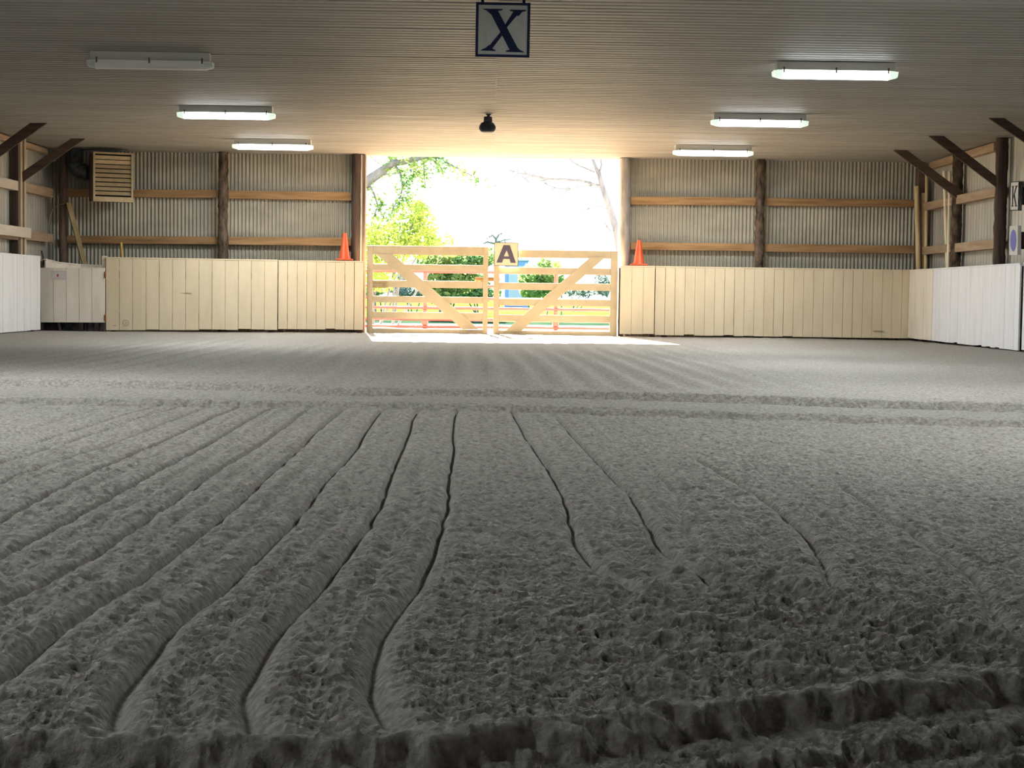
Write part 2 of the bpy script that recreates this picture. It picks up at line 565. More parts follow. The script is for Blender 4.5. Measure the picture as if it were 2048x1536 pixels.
# ------------------------------------------------------------------ ceiling and cladding
def ribbed(period, flat, rise, slope, n):
    """one cycle of a trapezoid rib as (offset, height) pairs"""
    out = []
    for k in range(n):
        o = k * period
        out += [(o, 0), (o + flat, 0), (o + flat + slope, rise), (o + period - slope, rise)]
    out.append((n * period, 0))
    return out


rnd = random.Random(4)


def build_ceiling():
    mb = MB()
    bm = mb.bm
    # two runs of sheets lapped along the middle of the hall, ribs running across it
    for x0, x1, ph, dz in ((-8.0, 0.07, 0.0, 0.0), (0.05, 8.0, 0.055, 0.004)):
        y = -2.2 + ph
        prev = None
        s = 0
        while y < YB + 0.18:
            tilt = rnd.uniform(-0.003, 0.003)
            lift = rnd.uniform(0.0, 0.004)
            prof = ribbed(0.1524, 0.108, 0.015, 0.011, 6)
            row = []
            for (o, hgt) in prof:
                yy = min(y + o, YB + 0.22)
                z = CEIL + dz + lift + hgt + tilt * (o / 0.9 - 0.5)
                row.append([bm.verts.new((x0 + (x1 - x0) * t / 6, yy, z + (rnd.uniform(-0.0012, 0.0012)))) for t in range(7)])
            for a, b in zip(row[:-1], row[1:]):
                for t in range(6):
                    bm.faces.new((a[t], a[t + 1], b[t + 1], b[t]))
            if prev:
                for t in range(6):
                    bm.faces.new((prev[t], prev[t + 1], row[0][t + 1], row[0][t]))
            prev = row[-1]
            y += 6 * 0.1524
    o = mb.build('ceiling', 'liner')
    return struct(o)


ceiling = build_ceiling()
mb = MB()
mb.span(-8.2, 8.2, -2.3, YB + 0.25, CEIL + 0.14, CEIL + 0.2)  # unseen slab added above the ceiling to seal gaps against light
struct(mb.build('added_light_block_slab', 'post_dark'))


def corrugated(name, a, b, z0, z1, period, amp, mat, n_out):
    """sheet from point a to b (xy), standing from z0 to z1; n_out is the way the crests point"""
    a, b = Vector((*a, 0)), Vector((*b, 0))
    L_ = (b - a).length
    t = (b - a) / L_
    n = Vector((*n_out, 0))
    k = int(L_ / period * 10)
    s = np.linspace(0, L_, k + 1)
    off = amp * np.cos(2 * math.pi * s / period)
    top = np.array([[(a + t * si + n * oi).x, (a + t * si + n * oi).y] for si, oi in zip(s, off)])
    V = np.concatenate([np.column_stack([top, np.full(k + 1, z0)]), np.column_stack([top, np.full(k + 1, z1)])])
    return struct(grid_mesh(name, V, 2, k + 1, mat))


JL, JR = -2.20, 2.27                         # door opening in the end wall
corrugated('wall_back_left', (-WX - 0.1, YB + 0.12), (JL - 0.02, YB + 0.12), -0.12, CEIL + 0.05, 0.066, 0.0125, 'tin', (0, -1))
corrugated('wall_back_right', (JR + 0.02, YB + 0.12), (WX + 0.1, YB + 0.12), -0.12, CEIL + 0.05, 0.066, 0.0125, 'tin', (0, -1))
corrugated('wall_left', (-WX - 0.06, -2.2), (-WX - 0.06, YB + 0.2), -0.12, CEIL + 0.1, 0.15, 0.008, 'tin_side', (1, 0))
corrugated('wall_right', (WX + 0.06, -2.2), (WX + 0.06, YB + 0.2), -0.12, CEIL + 0.1, 0.15, 0.008, 'tin_side', (-1, 0))
# rear end of the hall, behind the camera
corrugated('wall_front', (-WX - 0.1, -2.15), (WX + 0.1, -2.15), 0, CEIL + 0.1, 0.15, 0.008, 'tin_side', (0, 1))


# ------------------------------------------------------------------ kickboard fence round the ring
def lerp(a, b, t):
    return a + (b - a) * t


def kickboard(label, pts, mat, bw=0.215, cap_depth=0.06, seed=1, group='kickboards round the ring', gap=0.004, posts=True, back=None):
    """pts: list of (x, y, z_bottom, z_top) along the run; boards face the ring"""
    rn = random.Random(seed)
    mid = pts[len(pts) // 2]
    root = thing('kickboard', label, 'kickboard', (pts[0][0], pts[0][1], 0), group)
    b, c, bp = MB(), MB(), MB()
    for p, q in zip(pts[:-1], pts[1:]):
        a0, a1 = Vector((p[0], p[1], 0)), Vector((q[0], q[1], 0))
        L_ = (a1 - a0).length
        t = (a1 - a0).normalized()
        n = Vector((t.y, -t.x, 0))           # towards the ring when the run goes left to right along the end wall
        if back is not None and n.dot(Vector(back)) > 0:
            n = -n
        k = max(1, round(L_ / bw))
        rot = Matrix((t, -n, Vector((0, 0, 1)))).transposed()
        for i in range(k):
            f0, f1 = i / k, (i + 1) / k
            fm = (f0 + f1) / 2
            zb = lerp(p[2], q[2], fm) + rn.choice((0, 0, 0, rn.uniform(0, 0.018)))
            zt = lerp(p[3], q[3], fm) - 0.022
            cpt = a0.lerp(a1, fm) + n * (rn.uniform(-0.002, 0.003))
            g = gap if rn.random() < 0.8 else gap * 2.2
            b.box((cpt.x, cpt.y, (zb + zt) / 2), (L_ / k - g, 0.024, zt - zb), rot, 0.002)
        c0 = Vector((p[0], p[1], p[3] - 0.011)) - n * (cap_depth / 2 - 0.02)
        c1 = Vector((q[0], q[1], q[3] - 0.011)) - n * (cap_depth / 2 - 0.02)
        c.beam(c0, c1, cap_depth, 0.022, (0, 0, 1), 0.002)
        for h in (0.25, 0.95):
            bp.beam(Vector((p[0], p[1], h)) - n * 0.035, Vector((q[0], q[1], h)) - n * 0.035, 0.12, 0.036, n)
        np_ = max(2, int(L_ / 1.8) + 1) if posts else 0
        for i in range(np_):
            f = 0.04 + 0.92 * i / max(1, np_ - 1)
            cpt = a0.lerp(a1, f) - n * 0.098
            zt = lerp(p[3], q[3], f) - 0.04
            bp.box((cpt.x, cpt.y, zt / 2 - 0.02), (0.09, 0.09, zt + 0.04), rot)
    b.build('boards', mat, root)
    c.build('cap_rail', mat, root)
    bp.build('back_frame', 'post_dark', root)
    return root


def kp(px, top, bot, y):
    a, b_ = on_y(px, top, y), on_y(px, bot, y)
    return ((a.x + b_.x) / 2, y, b_.z, a.z)


k_left = kickboard('long cream kickboard run left of the gate, round ring mark near its lower left',
                   [kp(212, 514, 660.5, 27.8), kp(555, 519.3, 659.8, 28.12)], 'cream', 0.218, 0.10, 3)
# ring mark drawn on the second board
mb = MB()
cpt = on_y(251.5, 645.5, 27.805)
ring = [Vector((cpt.x + 0.048 * math.cos(2 * math.pi * i / 24), cpt.y + 0.0, cpt.z + 0.048 * math.sin(2 * math.pi * i / 24))) for i in range(25)]
mb.tube(ring, 0.0035, 6, cap=False)
mb.box((cpt.x, cpt.y, cpt.z), (0.012, 0.006, 0.012))
mb.build('ring_mark', 'mark', k_left)
for px, py, w_, h_ in ((365, 586, 0.30, 0.006), (378, 586, 0.10, 0.008), (346, 606, 0.05, 0.03), (229, 651, 0.06, 0.012)):
    cpt = on_y(px, py, 27.93 if px > 300 else 27.805)
    mb = MB()
    mb.box((cpt.x, cpt.y, cpt.z), (w_, 0.006, h_))
    mb.build('scuff_mark', 'mark', k_left)
kickboard('shorter cream kickboard run ending at the left gate post, below the left cone',
          [kp(556, 520.2, 658.2, 28.20), kp(727, 522, 659.8, 28.42)], 'cream', 0.165, 0.29, 5)
kickboard('narrow cream kickboard beside the right gate post, below the right cone',
          [kp(1240, 531, 668.5, 28.44), kp(1309, 531.8, 668, 28.44)], 'cream', 0.20, 0.29, 7)
k_right = kickboard('long cream kickboard run right of the gate reaching to the right corner',
                    [kp(1310, 532, 670, 28.46), kp(1823, 539.5, 677, 28.50)], 'cream', 0.17, 0.10, 9)
mb = MB()
for px, py, w_, h_ in ((1417, 602, 0.014, 0.10), (1413, 637, 0.34, 0.006), (1402, 627, 0.10, 0.007), (1497, 622, 0.10, 0.006), (1757, 662, 0.17, 0.012)):
    cpt = on_y(px, py, 28.468)
    mb = MB()
    mb.box((cpt.x, cpt.y, cpt.z), (w_, 0.008, h_))
    mb.build('scuff_mark', 'mark', k_right)
kickboard('off-white boards turning the far right corner below the leaning poles',
          [(7.255, 28.475, 0.03, 1.212), (7.262, 27.9, 0.03, 1.212), (7.268, 27.0, 0.03, 1.212)], 'offwhite', 0.19, 0.05, 11, back=(1, 0, 0))
kickboard('white kickboard run along the right wall under the K sign',
          [(7.268, 26.98, 0.03, 1.212), (7.275, 22.55, 0.015, 1.215)], 'white', 0.21, 0.05, 13, back=(1, 0, 0))
kickboard('white kickboard run along the right wall, nearer than the K sign',
          [(7.28, 22.42, 0.03, 1.215), (7.28, -1.6, 0.02, 1.215)], 'white', 0.21, 0.05, 14, back=(1, 0, 0))
kickboard('white kickboard run along the left wall up to the low gate panel',
          [(-7.37, 23.0, 0.015, 1.225), (-7.37, 27.15, 0.02, 1.225)], 'white', 0.19, 0.05, 15, back=(-1, 0, 0))
kickboard('white kickboard run along the left wall, nearer than the dark brace',
          [(-7.37, -1.6, 0.015, 1.225), (-7.37, 22.98, 0.015, 1.225)], 'white', 0.19, 0.05, 16, back=(-1, 0, 0))
kickboard('curved off-white boards in the left corner behind the low gate panel',
          [(-7.38, 27.52, 0.25, 1.19), (-7.30, 28.0, 0.25, 1.15), (-7.0, 28.35, 0.25, 1.12), (-6.28, 28.42, 0.25, 1.11)], 'offwhite', 0.22, 0.05, 17)

# end post of the long left run
mb = MB()
p = on_y(209, 514, 27.83)
mb.span(p.x - 0.045, p.x + 0.02, 27.83, 27.95, -0.02, p.z + 0.02, 0.004)
o = tag(mb.build('end_post', 'offwhite'), 'pale square post at the left end of the long cream kickboards', 'post')

# low gate panel hanging in the left corner
Yg = 27.44
tl, tr_, bl, br = on_y(80, 535.5, Yg), on_y(209.5, 536, Yg), on_y(81.5, 644.5, Yg), on_y(209.5, 645, Yg)
root = thing('board_gate', 'low off-white board gate in the left corner, hung clear of the ground, notice on it', 'gate', (tl.x, Yg, 0))
mb = MB()
n = 5
for i in range(n):
    f0, f1 = i / n, (i + 1) / n
    a, b_, c_, d_ = tl.lerp(tr_, f0), tl.lerp(tr_, f1), bl.lerp(br, f1), bl.lerp(br, f0)
    g = Vector((0.003, 0, 0))
    mb.prism([a + g, b_ - g, c_ - g, d_ + g], (0, 0.025, 0))
mb.build('boards', 'offwhite', root)
for z_ in (0.2, 0.85):
    mb = MB()
    mb.span(tl.x + 0.03, tr_.x - 0.02, Yg + 0.025, Yg + 0.06, z_ - 0.05, z_ + 0.05)
    mb.build('back_rail', 'offwhite', root)
for y_px in (550, 636):
    mb = MB()
    p = on_y(210, y_px, Yg - 0.004)
    mb.box((p.x, p.y, p.z), (0.03, 0.012, 0.11))
    mb.tube([p + Vector((0.012, -0.008, -0.055)), p + Vector((0.012, -0.008, 0.055))], 0.01, 8)
    hg = mb.build('hinge', 'rust', root)
    hg['label'] = 'rusty hinge'
p0, p1 = on_y(101, 541, Yg - 0.004), on_y(131.5, 560, Yg - 0.004)
root = thing('notice', 'small white paper notice with a red mark on the low gate panel', 'notice', ((p0.x + p1.x) / 2, Yg - 0.004, (p0.z + p1.z) / 2))
mb = MB()
mb.span(p0.x, p1.x, Yg - 0.004, Yg - 0.001, p1.z, p0.z)
mb.build('sheet', 'paper', root)
cx_, cz_ = lerp(p0.x, p1.x, 0.48), lerp(p0.z, p1.z, 0.52)
mb = MB()
arrow = [(-0.022, 0.0), (0.0, 0.032), (0.004, 0.012), (0.024, 0.022), (0.012, 0.0), (0.020, -0.02), (0.002, -0.012), (-0.004, -0.03)]
mb.prism([Vector((cx_ + a, Yg - 0.0065, cz_ + b_)) for a, b_ in arrow], (0, 0.002, 0))
mb.build('red_mark', 'red_print', root)
for f in (0.10, 0.86):
    mb = MB()
    z_ = lerp(p0.z, p1.z, f)
    mb.span(lerp(p0.x, p1.x, 0.12), lerp(p0.x, p1.x, 0.92), Yg - 0.006, Yg - 0.0045, z_ - 0.005, z_ + 0.005)
    mb.build('print_line', 'grey_print', root)
# dark rubber slabs filling the gap beneath it
for i, (xa, xb, lab) in enumerate(((82, 122, 'leftmost'), (124, 166, 'middle'), (168, 209, 'rightmost'))):
    a, b_ = on_y(xa, 650, 27.7), on_y(xb, 650, 27.7)
    mb = MB()
    mb.box(((a.x + b_.x) / 2, 27.72 + 0.015 * i, 0.125), (b_.x - a.x, 0.10, 0.29), None, 0.02)
    for k in range(3):
        mb.span(lerp(a.x, b_.x, 0.2 + 0.3 * k), lerp(a.x, b_.x, 0.3 + 0.3 * k), 27.655 + 0.015 * i, 27.68 + 0.015 * i, 0.0, 0.24)
    tag(mb.build('rubber_slab', 'rubber'), lab + ' of three dark rubber slabs standing in the gap under the low gate panel', 'slab', 'rubber slabs under the gate panel')

# ------------------------------------------------------------------ posts
rp = random.Random(8)


def round_post(name, label, x, y, r, mat, z1=CEIL - 0.002, lean=0.0, jit=0.05, n=26):
    mb = MB()
    pts = [(x + lean * i / n + rp.uniform(-0.004, 0.004), y, -0.03 + (z1 + 0.03) * i / n) for i in range(n + 1)]
    mb.tube(pts, [r * (1 + rp.uniform(-jit, jit)) for _ in pts], 14, jit * 0.6, rp)
    return tag(mb.build(name, mat, None, 50), label, 'post')


def xat(px, y, py=400):
    return on_y(px, py, y).x


round_post('timber_post', 'round brown pole in the far left corner', xat(126, 28.62), 28.62, 0.066, 'bark_pole')
round_post('timber_post', 'rough barked post on the left end wall, midway between corner and gate', xat(446.5, 28.72), 28.72, 0.083, 'bark', jit=0.09, n=60)
round_post('timber_post', 'rough barked post with pale scars on the right end wall', xat(1520, 28.72), 28.72, 0.080, 'bark', jit=0.09, n=60)
round_post('gate_post', 'dark round post on the left side of the gate opening, behind the left cone', xat(712, 28.79), 28.79, 0.080, 'post_dark', n=40)
round_post('gate_post', 'grey round post on the right side of the gate opening, behind the right cone', xat(1252, 28.81), 28.81, 0.083, 'grey_post', n=40)
round_post('timber_post', 'dark rough round post on the right wall, nearer the far corner, leaning poles beside it', on_y(1914, 400, 26.7).x, 26.7, 0.086, 'bark', jit=0.06, n=50)
round_post('timber_post', 'dark round post on the right wall just before the K sign', on_y(2001.5, 400, 24.4).x, 24.4, 0.090, 'post_dark', jit=0.05, n=50)
round_post('timber_post', 'dark round post on the right wall, the one nearest the camera', 7.47, 21.95, 0.09, 'post_dark')
mb = MB()
mb.span(xat(1835, 28.75), xat(1850, 28.75), 28.74, 28.88, -0.03, CEIL - 0.002, 0.004)
tag(mb.build('timber_post', 'bark_pole'), 'square brown post in the far right corner behind the leaning poles', 'post')
xl0, xl1 = on_y(22, 400, 26.42).x, on_y(35.5, 400, 26.42).x
mb = MB()
mb.span(xl0, xl1, 26.42, 26.56, -0.03, CEIL - 0.002, 0.004)
tag(mb.build('timber_post', 'post_dark'), 'square dark post on the left wall, with a pale stud against its right side', 'post')
for a, b_, y_, lab in ((36.6, 41.5, 26.44, 'pale new stud fixed against the dark post on the left wall'), (43.5, 49.0, 26.60, 'second pale stud on the left wall, just right of the first')):
    mb = MB()
    mb.span(on_y(a, 400, y_).x, on_y(b_, 400, y_).x, y_, y_ + 0.10, -0.03, CEIL - 0.002)
    tag(mb.build('stud', 'new_wood'), lab, 'stud')
mb = MB()
mb.span(-7.56, -7.44, 24.15, 24.30, -0.03, CEIL - 0.002, 0.004)
tag(mb.build('timber_post', 'post_dark'), 'square dark post on the left wall, at the left edge of the photo', 'post')

# trims of the door opening
mb = MB()
mb.span(xat(721.5, 28.80), xat(725, 28.80), 28.78, 29.05, -0.02, CEIL - 0.01)
struct(mb.build('trim_1', 'offwhite'))
mb = MB()
mb.span(xat(725.2, 28.80), xat(730.5, 28.80), 28.76, 29.06, -0.02, CEIL - 0.01)
struct(mb.build('trim_2', 'bark_pole'))
mb = MB()
mb.span(xat(1239, 28.84), xat(1243, 28.84), 28.80, 29.05, -0.02, CEIL - 0.01)
struct(mb.build('trim_3', 'offwhite'))
mb = MB()
mb.span(JL - 0.1, JR + 0.1, YB + 0.12, YB + 0.24, CEIL - 0.0, CEIL + 0.13)
struct(mb.build('trim_4', 'liner'))


# ------------------------------------------------------------------ girts (horizontal wall boards)
def girt_far(label, xa, ya0, ya1, xb, yb0, yb1, group):
    Y0 = 28.86
    mb = MB()
    a0, a1, b0, b1 = on_y(xa, ya0, Y0), on_y(xa, ya1, Y0), on_y(xb, yb0, Y0), on_y(xb, yb1, Y0)
    mb.prism([a0, b0, b1, a1], (0, 0.11, 0))
    return tag(mb.build('wall_girt', 'girt'), label, 'board', group)


GG = 'wooden girts on the end wall'
girt_far('upper wooden girt in the far left bay, passing behind the louvred heater', 132, 377.5, 393, 437, 380, 395.5, GG)
girt_far('lower wooden girt in the far left bay, behind the leaning plank', 132, 471, 486.5, 437, 473.5, 488.5, GG)
girt_far('upper wooden girt in the bay just left of the gate opening', 457, 381, 396.5, 704, 384.5, 401, GG)
girt_far('lower wooden girt behind the left cone', 457, 473.5, 489, 704, 475.5, 491.5, GG)
girt_far('upper wooden girt in the bay just right of the gate opening', 1262, 393, 408.5, 1512, 395, 410.5, GG)
girt_far('lower wooden girt behind the right cone', 1262, 484.5, 499, 1512, 487, 502, GG)
girt_far('upper wooden girt in the far right bay', 1530, 395.5, 411, 1836, 399.5, 414, GG)
girt_far('lower wooden girt in the far right bay', 1530, 487.5, 503, 1836, 491.5, 507, GG)


def girt_side(label, side, y0, y1, z0, z1, mat='girt_y', x=None, group='wooden girts on the side walls', th=0.12):
    mb = MB()
    xx = side * (x or 7.49)
    mb.span(xx, xx + side * th, y0, y1, z0, z1)
    return tag(mb.build('wall_girt', mat), label, 'board', group)


girt_side('upper girt on the right wall between the far corner and the first round post', 1, 26.80, 28.64, 2.24, 2.37)
girt_side('lower girt on the right wall between the far corner and the first round post', 1, 26.80, 28.64, 1.48, 1.61)
girt_side('upper girt on the right wall between the two dark round posts', 1, 24.50, 26.60, 2.24, 2.38)
girt_side('lower girt on the right wall between the two dark round posts', 1, 24.50, 26.60, 1.47, 1.61)
girt_side('upper girt on the right wall beside the K sign, at the right edge', 1, 22.06, 23.30, 2.24, 2.38)
girt_side('lower girt on the right wall beside the blue dot sign, at the right edge', 1, 22.06, 23.30, 1.48, 1.61)
girt_side('upper girt on the left wall between the pale studs and the corner pole', -1, 26.72, 28.45, 2.25, 2.40)
girt_side('lower girt on the left wall between the pale studs and the corner pole', -1, 26.72, 28.45, 1.48, 1.63)
girt_side('upper pale girt on the left wall at the left edge, ending at the dark post', -1, 24.32, 26.40, 2.24, 2.39, 'new_wood_y', 7.50)
girt_side('lower girt on the left wall at the left edge, half hidden by a paler board', -1, 24.32, 26.40, 1.46, 1.60, 'girt_y', 7.50)
girt_side('pale new board nailed across the dark post on the left wall', -1, 24.2, 26.75, 1.50, 1.66, 'new_wood_y', 7.392, th=0.04)
girt_side('eave board along the top of the right wall, behind the braces', 1, 24.9, 28.6, 2.95, 3.07, 'girt_y', 7.56)
girt_side('eave board along the top of the left wall, behind the dark brace', -1, 24.4, 28.4, 2.98, 3.07, 'girt_y', 7.56)


# ------------------------------------------------------------------ knee braces
def brace(label, corners, y, mat):
    mb = MB()
    mb.prism([on_y(px, py, y) for px, py in corners], (0, 0.042, 0))
    return tag(mb.build('knee_brace', mat), label, 'brace', 'knee braces under the ceiling')


brace('right brace furthest from the camera, in front of the leaning poles', [(1787, 300.4), (1814.5, 300.4), (1927, 384), (1925.5, 405)], 26.56, 'brace_wood')
brace('right brace in the middle, ending at the post before the K sign', [(1858, 272), (1888, 272), (1993, 352), (1993, 374)], 24.25, 'dark_wood')
brace('right brace nearest the camera, cut off by the right edge', [(1978, 236), (2009, 236), (2096, 297), (2096, 316)], 21.80, 'dark_wood')
brace('left brace further from the camera, rising from the dark post to the ceiling', [(170, 277), (142, 277), (44, 344), (45, 364)], 26.37, 'brace_wood')
brace('left brace nearest the camera, cut off by the left edge', [(93.5, 246), (60, 246), (-42, 320), (-42, 342)], 24.1, 'dark_wood')

# ------------------------------------------------------------------ gate
def leaf(name, label, rails, xs, stile_l, stile_r, diag, zt, y):
    root = thing(name, label, 'gate', (xs[0], y, 0), 'field gate leaves')
    for z0, z1 in rails:
        mb = MB()
        mb.span(xs[0] + stile_l, xs[1] - stile_r, y + 0.012, y + 0.034, z0, z1, 0.003)
        mb.build('rail', 'gate_paint', root)
    for a, b_ in ((xs[0], xs[0] + stile_l), (xs[1] - stile_r, xs[1])):
        mb = MB()
        mb.span(a, b_, y, y + 0.045, rails[-1][0], rails[0][1], 0.003)
        mb.build('stile', 'gate_paint', root)
    mb = MB()
    mb.prism([Vector((a, y - 0.006, z_)) for a, z_ in diag], (0, 0.018, 0))
    mb.build('diagonal_brace', 'gate_paint', root)
    return root


yg = 28.56


def gz(px, py):
    p = on_y(px, py, yg)
    return (p.x, p.z)


def rails_from(px, pairs):
    out = []
    for a, b_ in pairs:
        out.append((gz(px, b_)[1], gz(px, a)[1]))
    return out


rl = rails_from(850, [(492.3, 510), (529, 541.2), (561.3, 575.4), (593, 606), (624.5, 637.5), (658, 670.5)])
gl = leaf('gate_leaf', 'left leaf of the cream wooden field gate, its diagonal falling to the right', rl, (gz(733.5, 580)[0], gz(976, 580)[0]),
          0.105, 0.088, [gz(752, 508), gz(785, 508), gz(958, 659), gz(925, 659)], 0, yg)
rr = rails_from(1110, [(500.5, 516), (535.5, 549), (566.5, 580.5), (598.5, 612), (630.5, 644), (662, 674)])
gr = leaf('gate_leaf', 'right leaf of the cream wooden field gate, carrying the letter A sign', rr, (gz(987, 580)[0], gz(1235, 580)[0]),
          0.100, 0.125, [gz(1181, 514), gz(1211, 514), gz(1042, 663), gz(1009, 663)], 0, yg)
mb = MB()
p0, p1 = gz(950, 554), gz(1000, 562.5)
mb.span(p0[0], p1[0], yg + 0.05, yg + 0.085, p1[1], p0[1], 0.004)
lt = mb.build('latch_bar', 'girt', gl)
lt['label'] = 'brown wooden latch bar'
mb = MB()
for q in ((746, 561.5, 776, 566), (746, 570.5, 776, 576)):
    p0, p1 = gz(q[0], q[1]), gz(q[2], q[3])
    mb.span(p0[0], p1[0], yg - 0.012, yg + 0.008, p1[1], p0[1], 0.003)
p0, p1 = gz(769, 561.5), gz(776.5, 576)
mb.span(p0[0], p1[0], yg - 0.014, yg + 0.010, p1[1], p0[1], 0.003)
h_ = mb.build('hand_hold', 'plank', gl)
h_['label'] = 'worn brown hand hold'


# ------------------------------------------------------------------ lettered signs
def sign(name, label, corner, mat_board, mat_border, border, letters, mat_letter, depth, inner_off, hang=None):
    """corner: TL, TR, BR, BL points; letters: list of outlines in u,v (0..1, v downwards)"""
    TL, TR, BR, BL = corner
    root = thing(name, label, 'sign', (TL + TR + BR + BL) / 4)
    nrm = (TR - TL).cross(BL - TL).normalized()       # away from the viewer of the sign
    def uv(u, v, d):
        return TL.lerp(TR, u).lerp(BL.lerp(BR, u), v) + nrm * d
    mb = MB()
    mb.prism([uv(0, 0, 0), uv(1, 0, 0), uv(1, 1, 0), uv(0, 1, 0)], nrm * depth)
    mb.build('board', mat_board, root)
    if border:
        mb = MB()
        w_ = border
        for q in (((0, 0), (1, 0), (1, w_), (0, w_)), ((0, 1 - w_), (1, 1 - w_), (1, 1), (0, 1)), ((0, w_), (w_, w_), (w_, 1 - w_), (0, 1 - w_)), ((1 - w_, w_), (1, w_), (1, 1 - w_), (1 - w_, 1 - w_))):
            mb.prism([uv(u, v, -0.004) for u, v in q], nrm * (0.004 + depth * 0.999))
        mb.build('border', mat_border, root)
    mb = MB()
    for i, q in enumerate(letters):
        mb.prism([uv(u, v, -0.0035 - 0.0002 * i) for u, v in q], nrm * 0.003)
    mb.build('letter' if name != 'dot_sign' else 'dot', mat_letter, root)
    return root, uv


ys = 28.50
A_ = [[(.387, .115), (.516, .115), (.516, .335), (.40, .60), (.385, .70), (.335, .86), (.10, .86)],
      [(.645, .115), (.516, .115), (.516, .335), (.615, .60), (.64, .70), (.68, .86), (.90, .86)],
      [(.38, .59), (.63, .59), (.645, .70), (.37, .70)]]
sign('letter_sign', 'square cream sign with a bold dark letter A fixed to the gate', [on_y(988.3, 484.5, ys), on_y(1037, 485.2, ys), on_y(1036.6, 532.5, ys), on_y(988, 531.6, ys)],
     'sign_cream', 'letter_grey', 0.022, A_, 'letter_grey', 0.03, 0)

YX = 13.6
X_ = [[(.235, .135), (.395, .135), (.815, .885), (.645, .885)],
      [(.705, .14), (.83, .14), (.60, .42), (.53, .42)], [(.60, .42), (.53, .42), (.49, .475), (.56, .475)],
      [(.455, .545), (.525, .555), (.29, .875), (.19, .875)],
      [(.12, .118), (.495, .118), (.48, .145), (.41, .155), (.40, .24), (.30, .24), (.20, .155)],
      [(.62, .13), (.925, .13), (.92, .15), (.85, .165), (.79, .24), (.70, .235), (.69, .165), (.625, .15)],
      [(.095, .885), (.11, .87), (.19, .835), (.25, .78), (.315, .80), (.31, .845), (.375, .875), (.375, .89)],
      [(.565, .90), (.565, .88), (.64, .86), (.655, .80), (.76, .80), (.82, .86), (.90, .895), (.905, .905)]]
xs_root, xuv = sign('letter_sign', 'square white sign with a navy serif letter X hanging from the ceiling', [on_y(952.2, 4.2, YX), on_y(1061, 6, YX), on_y(1058.6, 115.6, YX), on_y(950.5, 113.4, YX)],
                    'sign_white', 'navy', 0.048, X_, 'navy', 0.022, 0)
for u in (0.12, 0.88):
    mb = MB()
    p = xuv(u, 0.0, 0.011)
    mb.span(p.x - 0.012, p.x + 0.012, p.y - 0.006, p.y + 0.006, p.z - 0.02, CEIL + 0.006)
    mb.build('hanger', 'black', xs_root)

XS = 7.36
K_ = [[(.16, .15), (.42, .15), (.42, .18), (.36, .19), (.36, .82), (.42, .83), (.42, .86), (.16, .86), (.16, .83), (.22, .82), (.22, .19), (.16, .18)],
      [(.36, .50), (.64, .19), (.58, .18), (.58, .15), (.86, .15), (.86, .18), (.78, .19), (.46, .53), (.36, .60)],
      [(.44, .50), (.54, .44), (.80, .82), (.87, .83), (.87, .86), (.58, .86), (.58, .83), (.65, .82)]]


def side_sign(name, label, px, letters, ml, border):
    c = [on_x(a, b_, XS) for a, b_ in px]
    r_, uv = sign(name, label, c, 'sign_white', 'letter_black', border, letters, ml, 0.05, 0)
    mb = MB()
    mid = uv(0.5, 0.5, 0.05)
    mb.span(mid.x, 7.60, mid.y - 0.05, mid.y + 0.05, mid.z - 0.12, mid.z + 0.12)
    mb.build('standoff_block', 'post_dark', r_)
    return r_


side_sign('letter_sign', 'white sign with a black letter K on the right wall', [(2021.5, 363.5), (2038, 362), (2036.5, 421.3), (2020, 421.5)], K_, 'letter_black', 0.03)
side_sign('dot_sign', 'white sign with a round blue dot below the K sign', [(2018.8, 452.5), (2035.6, 451), (2034.9, 510), (2018.3, 510)],
          [[(0.5 + 0.36 * math.cos(2 * math.pi * i / 32), 0.5 + 0.375 * math.sin(2 * math.pi * i / 32)) for i in range(32)]], 'blue_dot', 0)


# ------------------------------------------------------------------ fluorescent fixtures
FIX = dict(L=1.267, w=0.155)


